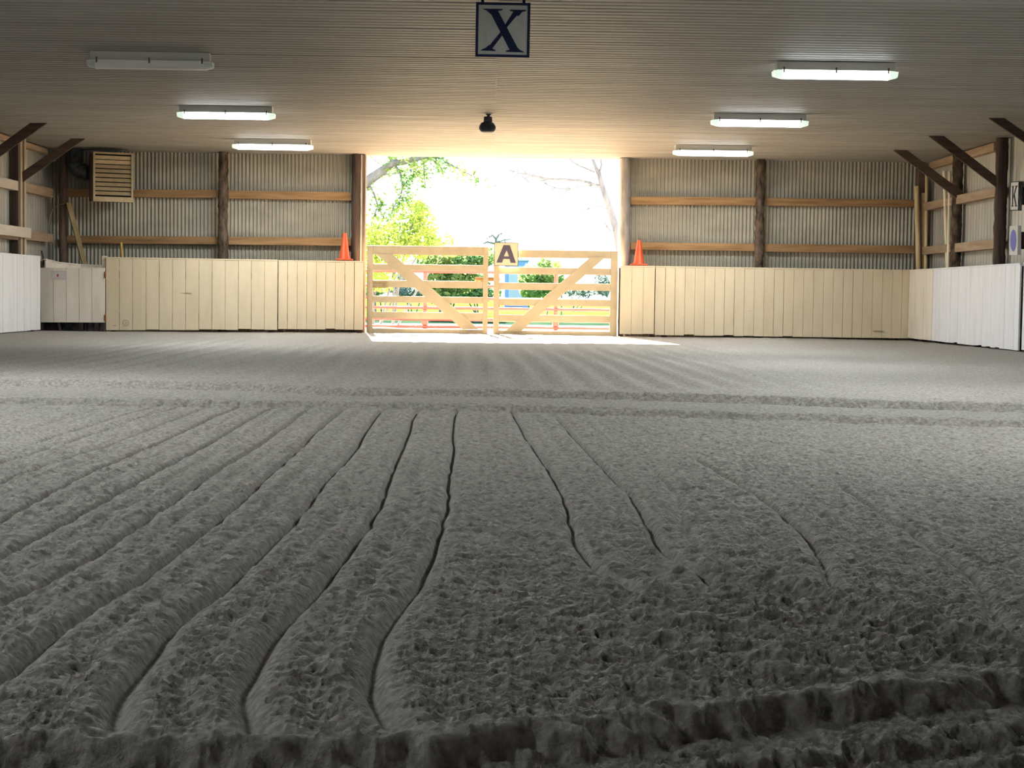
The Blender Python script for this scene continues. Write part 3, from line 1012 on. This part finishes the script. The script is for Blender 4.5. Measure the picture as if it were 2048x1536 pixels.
def fixture(label, x, y, lit, watt=LAMP_WATT):
    L_, w_ = FIX['L'], FIX['w']
    root = thing('ceiling_light', label, 'ceiling light', (x, y, CEIL), 'fluorescent ceiling lights')
    mb = MB()
    mb.span(x - L_ / 2 + 0.03, x + L_ / 2 - 0.03, y - 0.062, y + 0.062, CEIL - 0.086, CEIL + 0.004, 0.004)
    mb.span(x - L_ / 2 + 0.03, x + L_ / 2 - 0.03, y - w_ / 2 - 0.004, y + w_ / 2 + 0.004, CEIL - 0.0835, CEIL - 0.078)
    hs = mb.build('housing', 'fixture', root)
    prof = [(-w_ / 2, -0.084), (-w_ / 2 + 0.004, -0.105), (-w_ / 2 + 0.016, -0.142), (-w_ / 2 + 0.040, -0.162), (w_ / 2 - 0.04, -0.162), (w_ / 2 - 0.016, -0.142), (w_ / 2 - 0.004, -0.105), (w_ / 2, -0.084)]
    mb = MB()
    mb.prism([Vector((x - L_ / 2 + 0.085, y + a, CEIL + b_)) for a, b_ in prof], (L_ - 0.17, 0, 0))
    mb.build('diffuser', 'diff_on' if lit else 'diff_off', root)
    if lit:
        ld = bpy.data.lights.new('tube_light', 'AREA')
        ld.shape = 'RECTANGLE'
        ld.size, ld.size_y = L_ - 0.18, w_ - 0.05
        ld.energy = watt
        ld.color = (0.93, 0.99, 1.0)
        lo = bpy.data.objects.new('tube_light', ld)
        COL.objects.link(lo)
        lo.location = (0, 0, -0.166)
        lo.parent = root
    for s in (-1, 1):
        mb = MB()
        xa = x + s * (L_ / 2 - 0.085)
        big = [(a * 1.04, b_ if b_ > -0.1 else b_ - 0.003) for a, b_ in prof]
        vs0 = [Vector((xa, y + a, CEIL + b_)) for a, b_ in big]
        sm = [Vector((xa + s * 0.085, y + a * 0.9, CEIL + lerp(b_, -0.10, 0.35))) for a, b_ in big]
        va, vb = [mb.bm.verts.new(v) for v in vs0], [mb.bm.verts.new(v) for v in sm]
        mb.bm.faces.new(va)
        mb.bm.faces.new(vb[::-1])
        for i in range(len(va)):
            mb.bm.faces.new((va[i], va[(i + 1) % len(va)], vb[(i + 1) % len(va)], vb[i]))
        mb.build('end_cap', 'endcap_on' if lit else 'endcap', root)
    for f in (-0.42, 0.0, 0.42):
        mb = MB()
        mb.span(x + f * L_ - 0.008, x + f * L_ + 0.008, y - w_ / 2 - 0.006, y - w_ / 2 + 0.002, CEIL - 0.112, CEIL - 0.055)
        mb.build('clip', 'heater_side', hs)
    return root


fixture('unlit ceiling light on the left, the one nearest the camera', -3.45, 16.94, False)
fixture('lit ceiling light in the middle of the left row', -3.45, 21.70, True)
fixture('lit ceiling light at the far end of the left row, near the end wall', -3.45, 26.26, True)
fixture('lit ceiling light on the right, the one nearest the camera', 3.51, 16.94, True)
fixture('lit ceiling light in the middle of the right row', 3.51, 21.70, True)
fixture('lit ceiling light at the far end of the right row, near the end wall', 3.51, 26.26, True)

# unseen lights added along both rows, above the frame, to brighten the near sand
for x_, y_, lab in ((-3.45, 12.2, 'added ceiling light of the left row, just nearer than the X sign, out of view'),
                    (3.51, 12.2, 'added ceiling light of the right row, just nearer than the X sign, out of view'),
                    (-3.45, 7.45, 'added ceiling light of the left row over the harrowed sand, out of view'),
                    (3.51, 7.45, 'added ceiling light of the right row over the harrowed sand, out of view'),
                    (-3.45, 2.7, 'added ceiling light of the left row nearest the camera, out of view')):
    fixture(lab, x_, y_, True, LAMP_WATT * (0.55 if y_ < 5 else 1.0))

# dark round unit hanging in mid hall
pb = on_z(977, 229, CEIL)
root = thing('hanging_speaker', 'dark blue round bell-shaped unit hanging from the middle of the ceiling', 'speaker', (pb.x, pb.y, CEIL))
ppm = pb.y / F
mb = MB()
mb.lathe((pb.x, pb.y, CEIL), [(0.020, -4 * ppm - 0.03), (0.020, -0.01), (0.035, -0.006), (0.035, 0.004)], 16)
mb.build('stem', 'speaker', root, 40)
mb = MB()
z0 = CEIL - 8 * ppm
mb.lathe((pb.x - 0.006, pb.y, CEIL), [(8.4 * ppm, -15 * ppm), (8.6 * ppm, -11 * ppm), (8.0 * ppm, -5 * ppm), (5 * ppm, -4 * ppm)], 20)
mb.build('neck', 'speaker', root, 40)
mb = MB()
mb.lathe((pb.x - 0.012, pb.y, CEIL), [(9 * ppm, -36 * ppm), (12.5 * ppm, -34.5 * ppm), (15.2 * ppm, -31 * ppm), (16 * ppm, -26.5 * ppm), (15.6 * ppm, -22 * ppm), (13.2 * ppm, -17.5 * ppm), (8 * ppm, -14.5 * ppm)], 28)
mb.build('body', 'speaker', root, 40)
mb = MB()
for k in range(10):
    a = 2 * math.pi * k / 10
    mb.box((pb.x - 0.012 + math.cos(a) * 15.6 * ppm, pb.y + math.sin(a) * 15.6 * ppm, CEIL - 26 * ppm), (0.012, 0.022, 0.045), Matrix.Rotation(a, 3, 'Z'), 0.003)
mb.build('rim_lugs', 'speaker', root)

# ------------------------------------------------------------------ louvred heater, flue, and odds and ends on the left
yh = 28.1
h0, h1 = on_y(175.5, 304, yh), on_y(254.5, 404, yh)
root = thing('unit_heater', 'tan louvred heater box hung high in the far left corner', 'heater', ((h0.x + h1.x) / 2, 28.35, h1.z))
mb = MB()
xa, xb, zt, zb = h0.x, h1.x, min(h0.z, 3.04), h1.z
mb.span(xa + 0.01, xb - 0.01, yh + 0.10, yh + 0.55, zb + 0.02, zt - 0.01)
mb.span(xa, xa + 0.018, yh + 0.02, yh + 0.12, zb, zt)
mb.span(xb - 0.018, xb, yh + 0.02, yh + 0.12, zb, zt)
mb.span(xa, xb, yh + 0.02, yh + 0.12, zt - 0.018, zt)
mb.span(xa, xb, yh + 0.02, yh + 0.12, zb, zb + 0.018)
mb.build('casing', 'heater_side', root)
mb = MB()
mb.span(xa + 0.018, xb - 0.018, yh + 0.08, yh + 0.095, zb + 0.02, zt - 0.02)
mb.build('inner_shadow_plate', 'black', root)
mb = MB()
t_ = 0.032
mb.span(xa, xa + t_, yh, yh + 0.02, zb, zt)
mb.span(xb - t_, xb, yh, yh + 0.02, zb, zt)
mb.span(xa + t_, xb - t_, yh, yh + 0.02, zt - 0.03, zt)
mb.build('front_frame', 'heater', root)
mb = MB()
zl0, zl1 = zb + 0.105, zt - 0.05
nl = 9
for i in range(nl):
    z_ = lerp(zl0, zl1, (i + 0.5) / nl)
    ang = R(-28) if i < nl - 2 else R(18)
    mb.box(((xa + xb) / 2, yh + 0.022, z_), (xb - xa - 2 * t_, 0.006, (zl1 - zl0) / nl * 0.86), Matrix.Rotation(ang, 3, 'X'))
mb.build('louvres', 'heater', root)
mb = MB()
mb.span(xa + t_, xb - t_, yh, yh + 0.012, zb, zb + 0.085)
mb.build('bottom_panel', 'heater', root)
for x_ in (xa + 0.06, xb - 0.06):
    mb = MB()
    mb.span(x_ - 0.012, x_ + 0.012, yh + 0.30, yh + 0.306, zt - 0.02, CEIL + 0.004)
    mb.build('hanger_strap', 'heater_side', root)
root.rotation_euler.z = R(22)

f0, f1 = on_y(136, 330, 28.5), on_y(178, 330, 28.5)
root = thing('flue_elbow', 'sooty dark metal flue elbow between the corner pole and the heater', 'flue', (f0.x, 28.5, 2.6))
mb = MB()
xm = lerp(f0.x, f1.x, 0.36)
arc = [Vector((xm, 28.52, CEIL - 0.005)), Vector((xm, 28.52, 2.86))]
for i in range(1, 9):
    a = R(90 * i / 8)
    arc.append(Vector((xm + 0.17 * (1 - math.cos(a)), 28.50, 2.86 - 0.17 * math.sin(a))))
arc.append(Vector((xm + 0.21, 28.50, 2.69)))
mb.tube(arc, [0.12, 0.125] + [0.135 + 0.012 * (i % 2) for i in range(8)] + [0.13], 18)
mb.build('pipe', 'flue', root, 40)
mb = MB()
mb.lathe((xm, 28.52, 2.80), [(0.155, 0.0), (0.165, 0.02), (0.155, 0.04)], 20)
mb.build('clamp_ring', 'flue', root, 40)

# leaning plank, stick, yellow handle, twine
pa, pb_ = on_y(136.5, 405, 28.52), on_y(170, 531, 28.51)
d = (pb_ - pa).normalized()
low = pb_ + d * ((0.0 - pb_.z) / d.z)
mb = MB()
mb.beam(pa, low, 0.085, 0.05, (0.5, -0.85, 0), 0.003)
tag(mb.build('leaning_plank', 'plank'), 'weathered plank leaning against the far left corner pole', 'plank')
pa, pb_ = on_y(83, 501, 27.66), on_y(91, 535, 27.64)
d = (pb_ - pa).normalized()
low = pb_ + d * ((0.0 - pb_.z) / d.z)
mb = MB()
mb.tube([pa, low], [0.016, 0.022], 10)
tag(mb.build('stick', 'stick'), 'thin dark stick leaning behind the low gate panel', 'stick')
pa, pb_ = on_y(242, 485, 28.42), on_y(244.5, 513, 28.41)
d = (pb_ - pa).normalized()
low = pb_ + d * ((0.0 - pb_.z) / d.z)
root = thing('tool_handle', 'yellow tool handle sticking up behind the long left kickboards', 'tool', low)
mb = MB()
mb.tube([pa, low.lerp(pa, 0.12)], 0.021, 12)
mb.build('handle', 'yellow', root, 40)
mb = MB()
mb.box(low.lerp(pa, 0.09) , (0.20, 0.03, 0.26), None, 0.01)
mb.build('blade', 'flue', root)
tw = [on_y(130, 407, 28.54), on_y(119, 409, 28.5), on_y(108, 416, 28.4), on_y(101, 430, 28.2), on_y(97, 455, 28.0), on_y(95, 478, 27.9), on_y(93, 489, 27.85)]
mb = MB()
mb.tube(tw, 0.006, 6)
tag(mb.build('twine', 'rope'), 'thin twine tied round the far left corner pole and hanging to the side girt', 'twine')

# loose strip of ceiling edge above the heater
mb = MB()
mb.prism([on_y(160, 302, 28.7), on_y(200, 297.5, 28.7), on_y(250, 296, 28.7), on_y(252, 303, 28.7), on_y(200, 305, 28.7), on_y(162, 304, 28.7)], (0, 0.02, 0))
struct(mb.build('trim_5', 'liner'))


# ------------------------------------------------------------------ leaning poles in the right corner
def lean_pole(label, t, b_, r, mat, y0=28.72, y1=28.60):
    pt, pb2 = on_y(t[0], t[1], y0), on_y(b_[0], b_[1], y1)
    d = (pb2 - pt).normalized()
    low = pb2 + d * ((0.02 - pb2.z) / d.z)
    mb = MB()
    n = 12
    mb.tube([pt.lerp(low, i / n) for i in range(n + 1)], [r * (1 + 0.02 * math.sin(i * 2.1)) for i in range(n + 1)], 14)
    return tag(mb.build('jump_pole', mat, None, 50), label, 'pole', 'peeled poles leaning in the right corner')


lean_pole('thick yellow pole in the right corner, leftmost of the leaning poles', (1833, 372), (1836.5, 535), 0.041, 'pole', 28.62, 28.62)
lean_pole('short orange-tan pole right of the thick yellow one', (1847, 386), (1848.5, 535), 0.033, 'pole', 28.69, 28.68)
lean_pole('tall tan pole whose top disappears behind the brace', (1853.5, 342), (1851.5, 535), 0.028, 'pole', 28.59, 28.57)
lean_pole('pale pole leaning left beside the dark rough post', (1889, 342.5), (1895, 538), 0.032, 'pole_pale', 27.3, 27.15)
lean_pole('pale slim pole close against the dark rough post', (1900, 343), (1896.5, 538), 0.026, 'pole_pale', 27.05, 26.95)


# ------------------------------------------------------------------ traffic cones
def cone(label, px, py, h, y):
    b_ = on_y(px, py, y)
    root = thing('traffic_cone', label, 'traffic cone', b_, 'orange traffic cones on the kickboards')
    mb = MB()
    mb.box((b_.x, y, b_.z + 0.014), (0.285, 0.285, 0.028), None, 0.010)
    mb.build('base', 'orange', root)
    mb = MB()
    mb.lathe((b_.x, y, b_.z + 0.028), [(0.105, 0.0), (0.100, 0.018), (0.092, 0.03), (0.036, h - 0.045), (0.034, h - 0.03), (0.028, h - 0.028)], 28)
    mb.build('body', 'orange', root, 40)
    return root


cone('orange traffic cone standing on the kickboards left of the gate', 689, 520.8, 0.47, 28.545)
cone('orange traffic cone standing on the kickboards right of the gate', 1277.5, 531, 0.44, 28.575)

# ------------------------------------------------------------------ outdoors
def ground_strip(name, x0, x1, y0, y1, z, mat, nx=60, ny=60, amp=0.02, f=0.8):
    xs, ys_ = np.linspace(x0, x1, nx), np.linspace(y0, y1, ny)
    X, Y = np.meshgrid(xs, ys_)
    Z = z + amp * (vnoise(X * f + 50, Y * f + 50, 71) - 0.5) * ss(0, 1.0, Y - y0)
    return struct(grid_mesh(name, np.stack([X, Y, Z], -1).reshape(-1, 3), ny, nx, mat))


ground_strip('ground', -40, 40, 29.35, 38.6, -0.012, 'apron', 90, 60, 0.02, 1.5)
ground_strip('shade_strip', -60, 60, 38.4, 45.2, 0.0, 'shade_strip', 120, 60, 0.05, 1.2)
ground_strip('lawn', -120, 120, 45.0, 260, 0.0, 'grass', 120, 160, 0.10, 0.3)

# red pipe fence beyond the gate
yf = 31.3
root = thing('pipe_fence', 'red pipe fence standing outside beyond the gate', 'fence', (0, yf, 0))
zs = [on_y(900, py, yf).z for py in (543.5, 572, 597, 616.5, 639)]
xp = [on_y(850, 600, yf).x + k * (on_y(1112, 600, yf).x - on_y(850, 600, yf).x) for k in (-2, -1, 0, 1, 2, 3)]
for z_ in zs + [0.07]:
    mb = MB()
    mb.tube([(xp[0], yf, z_), (xp[-1], yf, z_)], 0.028, 10)
    mb.build('rail', 'red_pipe', root, 40)
for x_ in xp:
    mb = MB()
    mb.tube([(x_, yf + 0.055, -0.05), (x_, yf + 0.055, zs[0] + 0.05)], 0.042, 12)
    mb.build('post', 'red_pipe', root, 40)
    mb = MB()
    mb.span(x_ - 0.06, x_ + 0.06, yf - 0.03, yf + 0.09, 0.10, 0.20, 0.01)
    mb.build('bracket', 'red_pipe', root)


# trees and bushes
def leaf_quads(mb, c, n, sx, sy, sz, size, rn, clump=None):
    bm = mb.bm
    for _ in range(n):
        p = Vector((rn.gauss(0, 1), rn.gauss(0, 1), rn.gauss(0, 1)))
        if p.length > 1.9:
            p *= 1.9 / p.length
        p = Vector(c) + Vector((p.x * sx, p.y * sy, p.z * sz))
        a = Vector((rn.gauss(0, 1), rn.gauss(0, 1), rn.gauss(0, 0.7))).normalized()
        b_ = a.orthogonal().normalized()
        b_ = (Matrix.Rotation(rn.uniform(0, 6.28), 3, a) @ b_)
        s = size * rn.uniform(0.6, 1.25)
        nrm = a.cross(b_)
        v = [p - a * s, p + b_ * s * 0.42 + nrm * s * 0.12, p + a * s, p - b_ * s * 0.42 + nrm * s * 0.12]
        bm.faces.new([bm.verts.new(q) for q in v])


def grow(mb, p, d, L_, r, depth, rn, tips, droop=0.0):
    pts, rad = [p.copy()], [r]
    n = 5
    for i in range(n):
        d = (d + Vector((rn.uniform(-.22, .22), rn.uniform(-.22, .22), rn.uniform(-.16, .2) - droop))).normalized()
        p = p + d * (L_ / n)
        pts.append(p.copy())
        rad.append(max(0.003, r * (1 - 0.62 * (i + 1) / n)))
    mb.tube(pts, rad, 6 if depth < 2 else 5)
    tips += pts[2:]
    if depth > 0:
        for k in range(rn.choice((2, 3, 3))):
            q = pts[rn.choice((2, 3, 4, 5))]
            dd = (d + Vector((rn.uniform(-1, 1), rn.uniform(-1, 1), rn.uniform(-.35, .7)))).normalized()
            grow(mb, q, dd, L_ * rn.uniform(.5, .75), rad[3] * 0.7, depth - 1, rn, tips, droop)


def pl(pts, y, dy=0.0):
    return [on_y(a, b_, y + dy * i) for i, (a, b_) in enumerate(pts)]


# spreading tree on the left
rn = random.Random(21)
yt = 38.0
root = thing('tree', 'leafy tree whose branches reach into the top left of the gate opening', 'tree', (-4.4, yt, 0))
wd, lf = MB(), MB()
tips = []
trunk = [Vector((-4.6, yt, -0.2)), Vector((-4.5, yt, 0.9)), Vector((-4.3, yt, 2.0)), on_y(690, 395, yt)]
wd.tube(trunk, [0.26, 0.22, 0.19, 0.15], 12)
main = pl([(690, 395), (735, 362), (760, 344), (786, 326), (812, 322), (838, 316), (868, 311), (905, 303)], yt)
wd.tube(main, [0.15, 0.125, 0.11, 0.085, 0.075, 0.06, 0.05, 0.035], 8)
twigs = [([(786, 326), (800, 345), (806, 372), (800, 395), (788, 412), (781, 430)], .035),
         ([(848, 315), (848, 345), (850, 372)], .02), ([(868, 311), (895, 326), (930, 345), (962, 360)], .03),
         ([(735, 362), (748, 388), (756, 412), (770, 440)], .03), ([(806, 372), (822, 352), (836, 348)], .018),
         ([(786, 326), (778, 310), (772, 290)], .05), ([(838, 316), (850, 300), (880, 280)], .035),
         ([(800, 395), (815, 405), (838, 420)], .012), ([(812, 322), (830, 338), (842, 350)], .018),
         ([(690, 395), (700, 340), (730, 290), (760, 250)], .10), ([(868, 311), (885, 340), (900, 352)], .016), ([(756, 412), (745, 440), (738, 470)], .015)]
for pts, r_ in twigs:
    q = pl(pts, yt, rn.uniform(-0.08, 0.08))
    wd.tube(q, [max(0.006, r_ * (1 - 0.7 * i / (len(q) - 1))) for i in range(len(q))], 6)
    for a, b_ in zip(q[:-1], q[1:]):
        for t in (0.25, 0.6, 0.95):
            tips.append(a.lerp(b_, t))
            if rn.random() < 0.5:
                dd = Vector((rn.uniform(-1, 1), rn.uniform(-1, 1), rn.uniform(-1, .5)))
                e = a.lerp(b_, t) + dd * 0.22
                wd.tube([a.lerp(b_, t), e], [0.008, 0.004], 5)
                tips.append(e)
for a, b_ in zip(main[1:-1], main[2:]):
    tips += [a.lerp(b_, 0.5) + Vector((0, 0, 0.1)), b_ + Vector((0, 0, .05))]
for k in range(7):
    grow(wd, main[0] + Vector((0, 0, -0.1)), Vector((rn.uniform(-1, .5), rn.uniform(-.8, 1), rn.uniform(.5, 1.2))).normalized(), 2.6, 0.08, 2, rn, tips)
for t in tips:
    leaf_quads(lf, t, 8, .12, .13, .10, 0.085, rn)
wd.build('branches', 'trunk', root, 60)
lf.build('foliage', 'leaf_green', root)

# leaning tree on the right
yr = 36.0
root = thing('tree', 'nearly bare pale tree leaning left, seen through the right of the gate opening', 'tree', (3.0, yr, 0))
wd, lf = MB(), MB()
tips = []
tr = [Vector((3.15, yr, -0.2)), Vector((3.0, yr, 0.8))] + pl([(1240, 505), (1233, 460), (1222, 425), (1212, 395), (1204, 372), (1199, 350), (1193, 338)], yr)
wd.tube(tr, [0.15, 0.12, 0.085, 0.078, 0.070, 0.064, 0.056, 0.050, 0.045], 12)
top1 = pl([(1193, 338), (1187, 322), (1180, 308), (1168, 280), (1150, 240)], yr)
wd.tube(top1, [.036, .033, .030, .025, .02], 8)
top2 = pl([(1199, 345), (1203, 330), (1201, 312), (1200, 285), (1210, 240)], yr)
wd.tube(top2, [.028, .020, .018, .015, .012], 8)
for pts, r_ in (([(1202, 373), (1190, 370), (1178, 365), (1160, 361), (1130, 359), (1100, 358), (1082, 355), (1060, 350), (1040, 346), (1018, 340)], .026),
                ([(1190, 345), (1170, 336), (1155, 330), (1145, 324), (1135, 314), (1128, 300)], .013),
                ([(1186, 370), (1165, 373), (1150, 377), (1136, 380), (1126, 391)], .011),
                ([(1100, 358), (1080, 362), (1062, 352), (1050, 356)], .010), ([(1150, 377), (1120, 378), (1100, 372), (1088, 366)], .009),
                ([(1214, 418), (1200, 413), (1185, 414), (1170, 422), (1158, 430)], .008), ([(1062, 352), (1052, 346), (1049, 343)], .008),
                ([(1230, 460), (1222, 462), (1214, 455), (1210, 445)], .010), ([(1049, 356), (1060, 366)], .008), ([(1040, 346), (1028, 352)], .006)):
    q = pl(pts, yr, rn.uniform(-.05, .05))
    wd.tube(q, [max(0.012, 1.45 * r_ * (1 - 0.7 * i / (len(q) - 1))) for i in range(len(q))], 6)
    for a, b_ in zip(q[:-1], q[1:]):
        if rn.random() < 0.75:
            m0 = a.lerp(b_, rn.random())
            e = m0 + Vector((rn.uniform(-.18, .05), rn.uniform(-.15, .15), rn.uniform(-.08, .14)))
            wd.tube([m0, e], [0.012, 0.008], 5)
            tips.append(e)
for k in range(4):
    grow(wd, top1[-1], Vector((rn.uniform(-1, 1), rn.uniform(-1, 1), rn.uniform(.4, 1))).normalized(), 1.8, 0.03, 2, rn, [])
for t in tips:
    leaf_quads(lf, t, 2, .05, .05, .04, 0.03, rn)
wd.build('branches', 'trunk', root, 60)
lf.build('foliage', 'leaf_deep', root)


def bush(name, label, cat, blobs, y, mat, seed, dens=1.0, size=0.06, depth=0.6, group='bushes beyond the gate'):
    """blobs: (px, py, half width px, half height px); stems reach the ground"""
    rn = random.Random(seed)
    s = y / F
    c0 = on_y(blobs[0][0], blobs[0][1], y)
    root = thing(name, label, cat, (c0.x, y, 0), group)
    st, lf = MB(), MB()
    for (px, py, hw, hh) in blobs:
        c = on_y(px, py, y)
        n = int(dens * hw * hh * 1.15)
        leaf_quads(lf, c, n, hw * s * 0.6, depth, hh * s * 0.6, 1.5 * size * y / 38, rn)
        for k in range(1):
            b_ = Vector((c0.x + rn.uniform(-.3, .3), y + rn.uniform(-.2, .2), -0.06))
            e = c + Vector((rn.uniform(-.4, .4) * hw * s, 0, rn.uniform(-.1, .9) * hh * s))
            mid = b_.lerp(e, 0.5) + Vector((rn.uniform(-.1, .1), 0, 0.1))
            st.tube([b_, mid, e], [0.03, 0.02, 0.006], 6)
    st.build('stems', 'trunk', root, 60)
    lf.build('foliage', mat, root)
    return root


bush('shrub', 'tall yellow-green shrub beyond the left end of the gate', 'shrub',
     [(770, 470, 45, 30), (830, 455, 42, 45), (745, 520, 30, 50), (860, 480, 40, 22), (800, 500, 60, 20), (838, 425, 14, 26), (890, 500, 30, 12), (760, 555, 30, 25)], 36.5, 'leaf_yellow', 31, 0.36, 0.05)
bush('shrub', 'bright green bush behind the top rails of the left gate leaf', 'shrub',
     [(880, 522, 40, 22), (930, 520, 45, 22), (905, 560, 45, 24), (960, 512, 28, 18), (885, 590, 30, 14)], 44, 'leaf_green', 32, 1.1, 0.055)
bush('shrub', 'deep green bush low behind the left gate leaf near the latch', 'shrub',
     [(945, 562, 30, 18), (955, 585, 40, 14), (915, 585, 22, 10)], 52, 'leaf_deep', 33, 1.3, 0.055)
bush('shrub', 'bush tinted blue-green for haze and shade, low behind the left gate leaf beside the diagonal', 'shrub',
     [(815, 582, 30, 12), (840, 586, 22, 10), (800, 555, 14, 8)], 60, 'leaf_haze_shade', 34, 1.3, 0.05)  # distance haze and deep shade are put into its bluish leaf colour
bush('shrub', 'green bush right of the letter A sign beyond the gate', 'shrub',
     [(1062, 552, 22, 18), (1090, 552, 24, 18), (1088, 525, 12, 9), (1075, 582, 30, 14), (1105, 560, 20, 20)], 50, 'leaf_green', 35, 1.2, 0.055)
bush('shrub', 'small round yellow-green bush right of the green one', 'shrub', [(1112, 529, 8, 8), (1113, 545, 6, 14)], 56, 'leaf_yellow', 36, 2.0, 0.04)
bush('shrub', 'sparse blue-green bush behind the right gate leaf', 'shrub',
     [(1145, 580, 30, 10), (1170, 583, 22, 8), (1205, 560, 14, 14), (1210, 582, 18, 8)], 70, 'leaf_haze_shade', 37, 0.8, 0.045)
bush('shrub', 'low green bush at the far left behind the left gate leaf', 'shrub', [(752, 580, 18, 9), (740, 585, 14, 10)], 45, 'leaf_deep', 38, 1.4, 0.05)

# distant tree seen above the letter A sign
yd = 95
root = thing('tree', 'distant small tree whose crown shows just above the letter A sign', 'tree', (on_y(993, 500, yd).x, yd, 0))
wd, lf = MB(), MB()
tips = []
q = [on_y(994, 610, yd), on_y(994, 560, yd), on_y(993, 500, yd), on_y(992, 478, yd)]
q[0].z = -0.1
wd.tube(q, [.16, .14, .10, .07], 8)
for pts in ([(992, 478), (984, 470), (978, 476)], [(992, 478), (998, 469), (1005, 467)], [(993, 485), (1008, 480), (1022, 478)], [(993, 488), (975, 484), (962, 488)]):
    qq = pl(pts, yd)
    wd.tube(qq, [.07, .05, .02], 6)
    for t in qq[1:]:
        leaf_quads(lf, t, 16, .14, .2, .07, 0.09, rn)
wd.build('branches', 'trunk', root, 60)
lf.build('foliage', 'leaf_haze_shade', root)

# blue booth far beyond the gate
yb_ = 88.0
a, b_ = on_y(1010, 520, yb_), on_y(1056, 600, yb_)
root = thing('booth', 'small blue booth far beyond the gate, half hidden by the letter A sign', 'booth', ((a.x + b_.x) / 2, yb_, 0))
mb = MB()
mb.span(a.x, b_.x, yb_, yb_ + 1.2, -0.1, a.z - 0.05, 0.02)
mb.build('walls', 'blue_wall', root)
mb = MB()
mb.span(a.x - 0.05, b_.x + 0.05, yb_ - 0.05, yb_ + 1.25, a.z - 0.05, a.z + 0.05, 0.02)
mb.build('roof', 'blue_roof', root)
mb = MB()
mb.span(a.x + 0.2, b_.x - 0.2, yb_ - 0.03, yb_, 0.1, a.z - 0.3, 0.01)
mb.build('door', 'blue_roof', root)
